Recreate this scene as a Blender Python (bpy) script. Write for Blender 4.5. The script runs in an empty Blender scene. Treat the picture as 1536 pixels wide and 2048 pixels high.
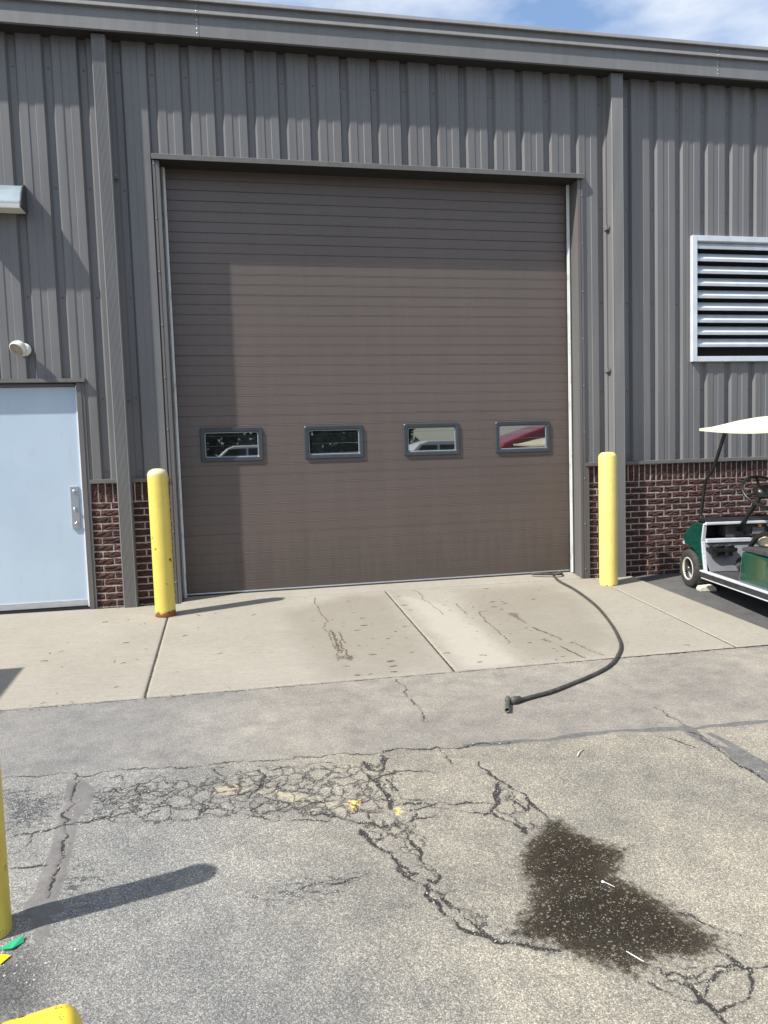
import bpy, bmesh, math, random, json
import numpy as np
from mathutils import Vector, Matrix
random.seed(7); rng = np.random.default_rng(11)
S = bpy.context.scene
COL = S.collection
R = math.radians

# ------------------------------------------------------------------ camera, sky, sun, exposure
CAM = Vector((0.6676, -7.3609, 1.3524)); YAW, PITCH, ROLL = 0.19179, -0.074634, -0.031401
fw = Vector((math.sin(YAW)*math.cos(PITCH), math.cos(YAW)*math.cos(PITCH), math.sin(PITCH)))
rt0 = Vector((math.cos(YAW), -math.sin(YAW), 0)); up0 = rt0.cross(fw)
rt = rt0*math.cos(ROLL) + up0*math.sin(ROLL); up = -rt0*math.sin(ROLL) + up0*math.cos(ROLL)
cd = bpy.data.cameras.new('camera'); cam = bpy.data.objects.new('camera', cd); COL.objects.link(cam)
cd.sensor_fit = 'HORIZONTAL'; cd.sensor_width = 36.0; cd.lens = 36.0*1449.03/1536.0
cd.clip_start = 0.05; cd.clip_end = 2000
m = Matrix((rt, up, -fw)).transposed().to_4x4(); m.translation = CAM; cam.matrix_world = m
S.camera = cam

SUN_TRAVEL = Vector((2.70, 1.0, -3.42)).normalized()
sd = bpy.data.lights.new('sun', 'SUN'); sd.energy = 5.0; sd.angle = R(0.9); sd.color = (1.0, 0.975, 0.935)
so = bpy.data.objects.new('sun', sd); COL.objects.link(so); so.rotation_euler = SUN_TRAVEL.to_track_quat('-Z', 'Y').to_euler()
so.location = (-8, -5, 12)
W = bpy.data.worlds.new('World'); S.world = W; W.use_nodes = True
nt = W.node_tree; nt.nodes.clear()
def wn(t, **k):
    n = nt.nodes.new(t)
    for a, b in k.items(): setattr(n, a, b)
    return n
out = wn('ShaderNodeOutputWorld'); bg = wn('ShaderNodeBackground'); sky = wn('ShaderNodeTexSky', sky_type='NISHITA', sun_disc=False)
to_sun = -SUN_TRAVEL
sky.sun_elevation = math.asin(to_sun.z); sky.sun_rotation = math.atan2(to_sun.x, to_sun.y)
sky.air_density = 1.0; sky.dust_density = 1.0; sky.ozone_density = 1.5
tc = wn('ShaderNodeTexCoord'); mp = wn('ShaderNodeMapping'); mp.inputs['Scale'].default_value = (1.6, 1.6, 4.2); mp.inputs['Location'].default_value = (0.35, 1.9, 0.25)
nz = wn('ShaderNodeTexNoise'); nz.inputs['Scale'].default_value = 2.1; nz.inputs['Detail'].default_value = 7; nz.inputs['Roughness'].default_value = .55
rp = wn('ShaderNodeValToRGB'); rp.color_ramp.elements[0].position = .40; rp.color_ramp.elements[0].color = (.20, .20, .20, 1); rp.color_ramp.elements[1].position = .62; rp.color_ramp.elements[1].color = (.86, .86, .86, 1)
mx = wn('ShaderNodeMix', data_type='RGBA'); mx.inputs['B'].default_value = (6.3, 6.6, 7.0, 1)
nt.links.new(tc.outputs['Generated'], mp.inputs['Vector']); nt.links.new(mp.outputs[0], nz.inputs['Vector'])
nt.links.new(nz.outputs['Fac'], rp.inputs['Fac']); nt.links.new(rp.outputs['Color'], mx.inputs['Factor'])
hs = wn('ShaderNodeHueSaturation'); hs.inputs['Saturation'].default_value = 1.35; hs.inputs['Value'].default_value = 1.3
nt.links.new(sky.outputs['Color'], hs.inputs['Color']); nt.links.new(hs.outputs['Color'], mx.inputs['A']); nt.links.new(mx.outputs['Result'], bg.inputs['Color'])
bg.inputs['Strength'].default_value = 0.115; nt.links.new(bg.outputs[0], out.inputs['Surface'])
S.view_settings.view_transform = 'Standard'; S.view_settings.look = 'None'; S.view_settings.exposure = 0.47; S.view_settings.gamma = 1.0
S.view_settings.use_curve_mapping = False
S.render.engine = 'CYCLES'; S.cycles.max_bounces = 8; S.cycles.use_denoising = True

# ------------------------------------------------------------------ materials
def lin(r, g, b):
    f = lambda c: (c/255/12.92) if c/255 <= .04045 else ((c/255+.055)/1.055)**2.4
    return (f(r), f(g), f(b), 1)
class NT:
    def __init__(s, name):
        s.m = bpy.data.materials.new(name); s.m.use_nodes = True; s.t = s.m.node_tree; s.t.nodes.clear()
        s.out = s.n('ShaderNodeOutputMaterial'); s.p = s.n('ShaderNodeBsdfPrincipled'); s.l(s.p.outputs[0], s.out.inputs['Surface'])
    def n(s, t, **k):
        n = s.t.nodes.new(t)
        for a, b in k.items():
            if a in ('i',):
                for q, v in b.items(): n.inputs[q].default_value = v
            else: setattr(n, a, b)
        return n
    def l(s, a, b): s.t.links.new(a, b)
    def set(s, **k):
        for a, b in k.items(): s.p.inputs[a.replace('_', ' ')].default_value = b
        return s
    def coord(s, scale=(1, 1, 1), kind='Object'):
        c = s.n('ShaderNodeTexCoord'); mp = s.n('ShaderNodeMapping'); mp.inputs['Scale'].default_value = scale
        s.l(c.outputs[kind], mp.inputs['Vector']); return mp.outputs[0]
    def noise(s, vec, scale, detail=4, rough=.55, dist=0):
        n = s.n('ShaderNodeTexNoise'); n.inputs['Scale'].default_value = scale; n.inputs['Detail'].default_value = detail
        n.inputs['Roughness'].default_value = rough; n.inputs['Distortion'].default_value = dist; s.l(vec, n.inputs['Vector']); return n.outputs['Fac']
    def vor(s, vec, scale, feature='F1', out='Color'):
        n = s.n('ShaderNodeTexVoronoi', feature=feature); n.inputs['Scale'].default_value = scale; s.l(vec, n.inputs['Vector']); return n.outputs[out]
    def ramp(s, fac, stops, interp='LINEAR'):
        r = s.n('ShaderNodeValToRGB'); r.color_ramp.interpolation = interp; e = r.color_ramp.elements
        while len(e) < len(stops): e.new(.5)
        for q, (p, c) in zip(e, stops): q.position = p; q.color = c if len(c) == 4 else (*c, 1)
        s.l(fac, r.inputs['Fac']); return r.outputs['Color']
    def step(s, fac, a, b):
        r = s.n('ShaderNodeMapRange', interpolation_type='SMOOTHSTEP'); r.inputs['From Min'].default_value = a; r.inputs['From Max'].default_value = b
        s.l(fac, r.inputs['Value']); return r.outputs['Result']
    def math(s, op, a, b=None, clamp=False):
        n = s.n('ShaderNodeMath', operation=op, use_clamp=clamp)
        for k, v in enumerate((a, b)):
            if v is None: continue
            if isinstance(v, (int, float)): n.inputs[k].default_value = v
            else: s.l(v, n.inputs[k])
        return n.outputs[0]
    def mix(s, fac, a, b, blend='MIX'):
        n = s.n('ShaderNodeMix', data_type='RGBA', blend_type=blend)
        for key, v in (('Factor', fac), ('A', a), ('B', b)):
            if isinstance(v, (int, float)): n.inputs[key].default_value = v
            elif isinstance(v, tuple): n.inputs[key].default_value = v if len(v) == 4 else (*v, 1)
            else: s.l(v, n.inputs[key])
        return n.outputs['Result']
    def attr(s, name): return s.n('ShaderNodeAttribute', attribute_name=name)
    def bump(s, h, strength, dist):
        b = s.n('ShaderNodeBump'); b.inputs['Strength'].default_value = strength; b.inputs['Distance'].default_value = dist
        s.l(h, b.inputs['Height']); s.l(b.outputs[0], s.p.inputs['Normal']); return b
    def base(s, c): s.l(c, s.p.inputs['Base Color'])
    def rough(s, c): s.l(c, s.p.inputs['Roughness'])

def simple(name, c, rough=.5, metal=0, var=.08, scale=9, spec=.5, stretch=(1, 1, 1), coat=0):
    q = NT(name); q.set(Roughness=rough, Metallic=metal, Specular_IOR_Level=spec, Coat_Weight=coat)
    f = q.noise(q.coord(stretch), scale, 5, .6)
    d = tuple(max(0, x*(1-var*2)) for x in c[:3]); e = tuple(min(1, x*(1+var*2)) for x in c[:3])
    q.base(q.ramp(f, [(.3, d), (.7, e)]))
    return q.m
def wall_metal(name, c):
    q = NT(name); q.set(Roughness=.45, IOR=1.5)
    v = q.coord((9, 9, .55)); f = q.noise(v, 1.6, 6, .6); g = q.noise(q.coord((1, 1, 1)), .7, 3, .5)
    h = q.math('ADD', q.math('MULTIPLY', f, .6), q.math('MULTIPLY', g, .4))
    q.base(q.ramp(h, [(.33, tuple(x*.86 for x in c[:3])), (.67, tuple(x*1.1 for x in c[:3]))]))
    q.rough(q.math('ADD', q.math('MULTIPLY', f, .22), .34))
    q.bump(q.noise(q.coord((3, 3, .5)), 2.2, 2), .12, .01)
    return q.m
M = {}
M['wall'] = wall_metal('painted_metal', (.158, .153, .150, 1))
M['trim'] = wall_metal('painted_trim', (.132, .124, .117, 1))
M['soffit'] = simple('soffit_shade_dark', (.020, .020, .018), .7)  # near-black colour paints in the shade under eave and header
M['gutter'] = wall_metal('painted_gutter', (.178, .175, .170, 1))
# sectional door skin: fine stucco emboss
q = NT('door_skin'); q.set(Roughness=.38, Specular_IOR_Level=.6)
v = q.coord((1, 1, 1)); f = q.noise(v, 90, 3, .7); g = q.noise(q.coord((.5, 1, 1.4)), .9, 4, .6); k = q.noise(q.coord((6, 1, .35)), 1.4, 4)
q.base(q.mix(.35, q.ramp(g, [(.3, (.108, .083, .070)), (.7, (.126, .098, .083))]), q.ramp(k, [(.3, (.102, .079, .067)), (.7, (.129, .101, .086))])))
fn = q.noise(q.coord((30, 1, 210)), 1, 3, .65); lnk = q.p.inputs['Base Color'].links[0].from_socket
gr = q.noise(q.coord((9, 1, 1.1)), 1.6, 5, .65); sz = q.n('ShaderNodeSeparateXYZ'); q.l(q.coord((1, 1, 1)), sz.inputs[0])
low_dark = q.math('MULTIPLY', q.step(q.math('SUBTRACT', sz.outputs['Z'], q.math('MULTIPLY', gr, 1.1)), .1, -.62), .55)  # streaky darkening towards the bottom of the door
col = q.mix(1.0, lnk, q.ramp(fn, [(.3, (.87, .87, .87)), (.7, (1.13, 1.13, 1.13))]), 'MULTIPLY'); col = q.mix(low_dark, col, (.062, .05, .042))
q.base(col); q.bump(q.noise(q.coord((70, 1, 190)), 1, 3, .6), .35, .004); M['door'] = q.m
q = NT('white_seal'); q.set(Roughness=.6)
v = q.coord((1, 1, 1)); q.base(q.mix(q.step(q.noise(q.coord((6, 6, 1.2)), 3, 6, .7), .52, .68), (.62, .64, .62), (.36, .33, .28))); M['seal'] = q.m
M['black'] = simple('black_rubber', (.018, .018, .019), .75, var=.2)
M['dark'] = simple('dark_void', (.012, .012, .012), .9)
M['alu'] = simple('aluminium', (.62, .64, .66), .38, .75, .05, 30, stretch=(.3, 1, 1))
M['vent'] = simple('vent_white', (.62, .65, .685), .45, .1, .05, 6)
M['ventback'] = simple('vent_shade', (.008, .008, .009), .8)  # near-black backing stands in for the shade between the slats
M['frame'] = simple('window_frame', (.040, .050, .058), .42, 0, .06, 20)
q = NT('window_glass'); q.set(Base_Color=(.012, .016, .017, 1), Roughness=.015, IOR=3.0, Specular_IOR_Level=.5); M['glass'] = q.m
q = NT('entry_door_paint'); q.set(Roughness=.4)
g = q.noise(q.coord((1, 1, 1)), 1.6, 4, .55); g2 = q.noise(q.coord((5, 5, 1.2)), 3, 6, .7)
q.base(q.mix(q.math('MULTIPLY', q.step(g2, .55, .8), .42), q.ramp(g, [(.3, (.43, .525, .61)), (.7, (.485, .58, .66))]), (.37, .43, .475))); M['entry'] = q.m
M['bead'] = simple('bead_grey', (.26, .28, .29), .4, 0, .05)
M['entryedge'] = simple('entry_edge_sunlit', (.84, .85, .86), .45, 0, .04)  # edge colour raised to near white to stand for sun catching it
M['steel'] = simple('brushed_steel', (.55, .57, .6), .35, .8, .05, 40, stretch=(1, 1, 6))
M['mortar'] = simple('mortar', (.40, .37, .33), .95, 0, .14, 24)
q = NT('brick_clay'); q.set(Roughness=.9, Specular_IOR_Level=.25)
oi = q.n('ShaderNodeObjectInfo'); v = q.coord((1, 1, 1))
vv = q.n('ShaderNodeVectorMath', operation='ADD'); q.l(v, vv.inputs[0]); q.l(oi.outputs['Location'], vv.inputs[1])
f = q.noise(vv.outputs[0], 26, 6, .65); bands = q.n('ShaderNodeMapping'); bands.inputs['Scale'].default_value = (14, 30, 95); q.l(vv.outputs[0], bands.inputs['Vector'])
h = q.noise(bands.outputs[0], 1, 3, .6, 1.2)
c1 = q.ramp(oi.outputs['Random'], [(0, (.080, .038, .031)), (.3, (.108, .048, .037)), (.6, (.130, .057, .043)), (.85, (.088, .044, .037)), (1, (.145, .067, .050))])
c2 = q.mix(q.step(h, .38, .62), c1, (.038, .020, .018)); q.base(q.mix(q.step(f, .56, .78), c2, (.17, .085, .066)))
q.bump(q.math('ADD', q.math('MULTIPLY', h, 1.0), q.math('MULTIPLY', f, .5)), .9, .009); M['brick'] = q.m
# yellow bollard paint: chips and rust near the base, bleached dome
def yellow(name, rust_h, chips, bleach=None, dirt=.0, base=(.80, .56, .055)):
    q = NT(name); q.set(Roughness=.42, Specular_IOR_Level=.5)
    c = q.n('ShaderNodeTexCoord'); sx = q.n('ShaderNodeSeparateXYZ'); q.l(c.outputs['Object'], sx.inputs[0]); z = sx.outputs['Z']
    v = c.outputs['Object']; n1 = q.noise(v, 5.5, 5, .6); n2 = q.noise(v, 30, 5, .65); n3 = q.noise(v, 11, 6, .7)
    col = q.ramp(n1, [(.3, tuple(x*.93 for x in base)), (.7, tuple(min(1, x*1.06) for x in base))])
    mt = q.n('ShaderNodeMapping'); mt.inputs['Scale'].default_value = (22, 22, 1.6); q.l(v, mt.inputs['Vector'])
    streak = q.noise(mt.outputs[0], 1, 4, .6); col = q.mix(q.math('MULTIPLY', q.step(streak, .5, .75), .35+dirt), col, tuple(x*.72 for x in base))
    col = q.mix(q.math('MULTIPLY', q.step(q.noise(v, 3.2, 6, .72), .54, .72), .38), col, tuple(x*.5+.06 for x in base))
    if bleach: col = q.mix(q.math('MULTIPLY', q.step(q.math('ADD', z, q.math('MULTIPLY', n2, .05)), bleach, bleach+.05), .75), col, (.62, .56, .42))
    col = q.mix(q.step(q.math('ADD', n3, q.math('MULTIPLY', n2, .35)), chips, chips+.03), col, (.06, .03, .012))
    rz = q.math('SUBTRACT', z, q.math('MULTIPLY', q.math('SUBTRACT', n3, .42), .14))
    rf = q.step(rz, rust_h+.012, rust_h-.012); col = q.mix(rf, col, q.ramp(n2, [(.35, (.10, .035, .012)), (.7, (.33, .13, .035))]))
    q.base(col); q.bump(n2, .12, .004); q.rough(q.math('ADD', q.math('MULTIPLY', rf, .4), .4)); return q.m
M['yellowL'] = yellow('yellow_paint_worn', .03, .825, 1.287, 0, (.71, .555, .11))
M['yellowR'] = yellow('yellow_paint_pale', -.012, .86, None, 0, (.77, .62, .19))
M['yellowF'] = yellow('yellow_paint_scuffed', -.2, .80, None, .1, (.67, .51, .085))
M['yellowP'] = yellow('yellow_paint_chipped', -5, .775, None, 0, (.82, .60, .055))
# concrete slabs
q = NT('concrete'); q.set(Roughness=.88, Specular_IOR_Level=.3)
v = q.coord((1, 1, 1)); a1 = q.noise(v, 1.1, 6, .6); a2 = q.noise(q.coord((1, 5, 1)), 7, 5, .6); a3 = q.noise(v, 120, 3, .6); a4 = q.noise(v, 5, 6, .65); a5 = q.noise(q.coord((1.4, 10, 1)), 16, 3, .6)
col = q.mix(.5, q.ramp(a1, [(.3, (.215, .192, .15)), (.7, (.40, .368, .305))]), q.ramp(a2, [(.3, (.25, .225, .18)), (.7, (.385, .353, .293))]))
col = q.mix(.34, col, q.ramp(a5, [(.35, (.20, .178, .14)), (.65, (.43, .395, .33))]))
col = q.mix(.25, col, q.ramp(a3, [(.35, (.18, .16, .122)), (.65, (.40, .37, .31))]))
dm = q.attr('damp').outputs['Fac']; col = q.mix(q.math('MULTIPLY', q.step(q.math('ADD', dm, q.math('MULTIPLY', q.math('SUBTRACT', a4, .25), 1.0)), .25, 1.35), .40), col, (.165, .142, .106))
pl = q.attr('pale').outputs['Fac']; col = q.mix(q.math('MULTIPLY', q.step(q.math('ADD', pl, q.math('MULTIPLY', a4, .9)), .75, 1.35), .5), col, (.42, .39, .32))
stn = q.attr('stain').outputs['Fac']; sm = q.step(q.math('ADD', stn, q.math('MULTIPLY', q.math('SUBTRACT', q.noise(q.coord((1.6, 1, 1)), 48, 5, .75), .5), 2.0)), .42, .66)
col = q.mix(q.math('MULTIPLY', sm, .86), col, (.075, .053, .036))
spk = q.step(q.noise(v, 38, 2, .5), .74, .78); col = q.mix(q.math('MULTIPLY', spk, .5), col, (.13, .11, .085))
q.base(col); q.bump(q.math('ADD', q.math('MULTIPLY', a3, .4), a5), .25, .003); M['concrete'] = q.m
# asphalt
q = NT('asphalt'); v = q.coord((1, 1, 1)); q.set(Specular_IOR_Level=.35)
t = q.attr('tone').outputs['Color']
dst = q.n('ShaderNodeVectorMath', operation='ADD'); nn = q.n('ShaderNodeTexNoise'); nn.inputs['Scale'].default_value = 60; q.l(v, nn.inputs['Vector'])
sc = q.n('ShaderNodeVectorMath', operation='SCALE'); sc.inputs['Scale'].default_value = .004; q.l(nn.outputs['Color'], sc.inputs[0]); q.l(v, dst.inputs[0]); q.l(sc.outputs[0], dst.inputs[1])
cell = q.n('ShaderNodeSeparateColor'); q.l(q.vor(dst.outputs[0], 235), cell.inputs[0]); cell2 = q.n('ShaderNodeSeparateColor'); q.l(q.vor(dst.outputs[0], 100), cell2.inputs[0])
d1 = q.vor(dst.outputs[0], 235, 'F1', 'Distance'); d2 = q.vor(dst.outputs[0], 100, 'F1', 'Distance')
st = q.ramp(cell.outputs[0], [(0, (.30, .29, .28)), (.25, (.64, .61, .56)), (.5, (.97, .94, .87)), (.75, (1.14, 1.10, .99)), (.9, (1.40, 1.34, 1.18)), (1, (1.9, 1.82, 1.6))])
big = q.step(cell2.outputs[1], .86, .9); big = q.math('MULTIPLY', big, q.step(d2, .52, .36))
binder = q.step(d1, .40, .62)
col = q.mix(q.math('MULTIPLY', binder, .72), st, (.42, .41, .40)); col = q.mix(q.math('MULTIPLY', big, .55), col, (1.7, 1.62, 1.4))
n1 = q.noise(v, 1.3, 6, .6); n2 = q.noise(v, 7, 6, .65); n3 = q.noise(v, 34, 5, .7)
col = q.mix(.14, col, (.96, .95, .92)); sm_ = q.attr('smooth').outputs['Fac']; col = q.mix(q.math('MULTIPLY', sm_, .5), col, (.95, .92, .86))
col = q.mix(1.0, col, t, 'MULTIPLY')
col = q.mix(1.0, col, q.ramp(n1, [(.28, (.74, .75, .78)), (.72, (1.18, 1.17, 1.14))]), 'MULTIPLY'); col = q.mix(1.0, col, q.ramp(n2, [(.3, (.80, .80, .82)), (.7, (1.16, 1.15, 1.12))]), 'MULTIPLY')
pa = q.attr('pale').outputs['Fac']; col = q.mix(q.math('MULTIPLY', q.step(q.math('ADD', pa, q.math('MULTIPLY', q.math('SUBTRACT', n3, .5), 1.6)), .4, .8), .45), col, (.52, .44, .27))
ye = q.attr('yellow').outputs['Fac']; col = q.mix(q.math('MULTIPLY', q.step(q.math('ADD', ye, q.math('MULTIPLY', q.math('SUBTRACT', n3, .5), 2.2)), .42, .7), .85), col, (.72, .50, .13))
ra = q.attr('ravel').outputs['Fac']; rv = q.step(q.math('ADD', q.math('MULTIPLY', ra, .72), q.math('MULTIPLY', q.math('SUBTRACT', q.noise(q.coord((1, 2.2, 1)), 22, 6, .72), .5), 2.6)), .36, .60)
rv = q.math('MULTIPLY', rv, q.step(ra, .02, .25))
grit = q.ramp(cell.outputs[1], [(0, (.035, .035, .037)), (.8, (.07, .07, .072)), (.93, (.30, .29, .27)), (1, (.6, .58, .52))])
col = q.mix(q.math('MULTIPLY', rv, .85), col, grit)
ol = q.attr('dark_blot').outputs['Fac']; col = q.mix(q.math('MULTIPLY', q.step(q.math('ADD', ol, q.math('MULTIPLY', q.math('SUBTRACT', n2, .5), 1.2)), .1, .8), .80), col, q.mix(1.0, col, (.25, .26, .30), 'MULTIPLY'))  # soft bluish darkening of the asphalt at the lower left
bd = q.attr('band').outputs['Fac']; bm = q.step(q.math('ADD', bd, q.math('MULTIPLY', q.math('SUBTRACT', n3, .5), 1.3)), .35, .6)
col = q.mix(q.math('MULTIPLY', bm, .8), col, q.ramp(n3, [(.3, (.06, .06, .062)), (.7, (.15, .148, .145))]))
pt = q.attr('patch').outputs['Fac']; pm = q.step(q.math('ADD', pt, q.math('ADD', q.math('MULTIPLY', q.math('SUBTRACT', n3, .5), .9), q.math('MULTIPLY', q.math('SUBTRACT', n2, .5), .4))), .36, .62)
col = q.mix(q.math('MULTIPLY', pm, .88), col, q.mix(.3, q.ramp(n2, [(.3, (.115, .107, .100)), (.7, (.185, .174, .164))]), q.ramp(n3, [(.35, (.09, .083, .078)), (.65, (.23, .218, .205))])))
wt = q.attr('wet').outputs['Fac']; wm = q.step(q.math('ADD', wt, q.math('ADD', q.math('MULTIPLY', q.math('SUBTRACT', n3, .5), .9), q.math('MULTIPLY', q.math('SUBTRACT', n2, .5), .55))), .30, .66)
wetc = q.mix(1.0, col, q.ramp(q.math('ADD', q.math('MULTIPLY', wt, .6), q.math('MULTIPLY', n2, .8)), [(.55, (.25, .225, .195)), (1.0, (.095, .08, .06))]), 'MULTIPLY'); wetc = q.mix(q.math('MULTIPLY', q.step(cell.outputs[2], .86, .93), q.step(d1, .5, .3)), wetc, (.24, .215, .17)); wetc = q.mix(q.math('MULTIPLY', big, .3), wetc, (.45, .40, .30))
col = q.mix(wm, col, wetc)
ck = q.attr('crack').outputs['Fac']; cf = q.math('ADD', ck, q.math('ADD', q.math('MULTIPLY', q.math('SUBTRACT', q.noise(v, 120, 4, .75), .5), .009), q.math('MULTIPLY', q.math('SUBTRACT', n3, .5), .006)))
av = q.n('ShaderNodeVectorMath', operation='ADD'); an = q.n('ShaderNodeTexNoise'); an.inputs['Scale'].default_value = 9; an.inputs['Detail'].default_value = 6; an.inputs['Roughness'].default_value = .7; q.l(v, an.inputs['Vector'])
as_ = q.n('ShaderNodeVectorMath', operation='SCALE'); as_.inputs['Scale'].default_value = .16; q.l(an.outputs['Color'], as_.inputs[0]); q.l(v, av.inputs[0]); q.l(as_.outputs[0], av.inputs[1])
de = q.vor(av.outputs[0], 11, 'DISTANCE_TO_EDGE', 'Distance'); al = q.attr('alli').outputs['Fac']
fine = q.math('MULTIPLY', q.step(de, .075, .03), q.step(q.math('ADD', al, q.math('MULTIPLY', q.math('SUBTRACT', n2, .5), 2.2)), .55, .8)); fine = q.math('MULTIPLY', fine, q.step(al, .05, .4))
cm = q.math('MAXIMUM', q.step(cf, -.0032, .0004), q.math('MULTIPLY', fine, .85)); halo = q.math('MULTIPLY', q.step(cf, -.018, -.001), .16)
col = q.mix(halo, col, (.10, .093, .085)); col = q.mix(q.math('MULTIPLY', cm, .95), col, q.ramp(cell.outputs[1], [(0, (.016, .014, .013)), (.85, (.035, .031, .028)), (.96, (.22, .2, .17)), (1, (.4, .37, .31))]))
q.base(col)
hh = q.math('ADD', q.math('MULTIPLY', q.math('SUBTRACT', 1, d1), q.math('SUBTRACT', 1.0, q.math('MULTIPLY', pm, .85))), q.math('MULTIPLY', cm, -1.4)); q.bump(hh, .4, .003)
q.rough(q.math('SUBTRACT', .9, q.math('MULTIPLY', wm, .52))); M['asphalt'] = q.m
q = NT('joint_debris'); q.set(Roughness=.95); f = q.noise(q.coord((1, 1, 1)), 75, 4, .7); q.base(q.ramp(f, [(.4, (.02, .017, .014)), (.58, (.06, .05, .04)), (.7, (.30, .27, .21))])); M['joint'] = q.m
M['green'] = simple('cart_green', (.004, .058, .039), .2, 0, .1, 4, .5, coat=.6)
M['redpaint'] = simple('red_paint', (.36, .008, .018), .3, 0, .06, 4, .5, coat=.5)
M['whitepaint'] = simple('white_paint', (.75, .76, .77), .3, 0, .03, 4)
M['cream'] = simple('cream_plastic', (.79, .74, .55), .38, 0, .05, 5)
M['seat'] = simple('cream_vinyl', (.70, .62, .43), .45, 0, .06, 8)
M['blk'] = simple('black_plastic', (.014, .014, .015), .38, 0, .15, 14)
M['rub'] = simple('dark_grey_plastic', (.05, .05, .052), .6, 0, .2, 18)
M['greyp'] = simple('grey_panel', (.17, .175, .185), .5, 0, .08, 7)
M['tyre'] = simple('tyre_rubber', (.035, .033, .031), .8, 0, .22, 25)
M['rim'] = simple('rim_cream', (.62, .58, .47), .4, .2, .06, 12)
M['hub'] = simple('hub_grey', (.09, .09, .092), .35, .5, .1, 20)
M['wtrim'] = simple('white_trim', (.52, .54, .57), .42, 0, .06, 14)
M['hose'] = simple('hose_rubber', (.055, .052, .045), .5, 0, .25, 22)
M['fit'] = simple('fitting_grey', (.10, .097, .078), .55, .2, .15, 26)
M['litwhite'] = simple('light_white', (.72, .71, .64), .4, 0, .05)
q = NT('light_lens'); q.set(Base_Color=(.34, .30, .23, 1), Roughness=.18); M['lens'] = q.m
M['fixture'] = simple('fixture_grey', (.26, .32, .35), .4, .25, .05, 8)
M['fixdark'] = simple('fixture_shade_side', (.045, .05, .052), .5)  # end plate coloured dark for the side turned from the sun
M['stone'] = simple('pale_stone', (.62, .58, .47), .9, 0, .14, 16)
M['grit'] = simple('grit', (.42, .40, .35), .9, 0, .25, 60)
M['twig'] = simple('dry_twig', (.20, .15, .09), .9, 0, .2, 30)
M['straw'] = simple('white_plastic', (.62, .62, .60), .4)
M['greenscrap'] = simple('green_scrap', (.03, .36, .18), .4)
M['tag'] = simple('yellow_tag', (.85, .72, .02), .45)
M['bark'] = simple('bark', (.07, .055, .045), .9)
M['leaf'] = simple('leaf', (.045, .06, .03), .6, 0, .35, 3)
M['cab'] = simple('blocker_grey', (.24, .25, .26), .5)
M['orange'] = simple('orange_sticker', (.7, .28, .03), .5)
M['shale'] = simple('pane_black', (.02, .022, .025), .1)

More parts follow.
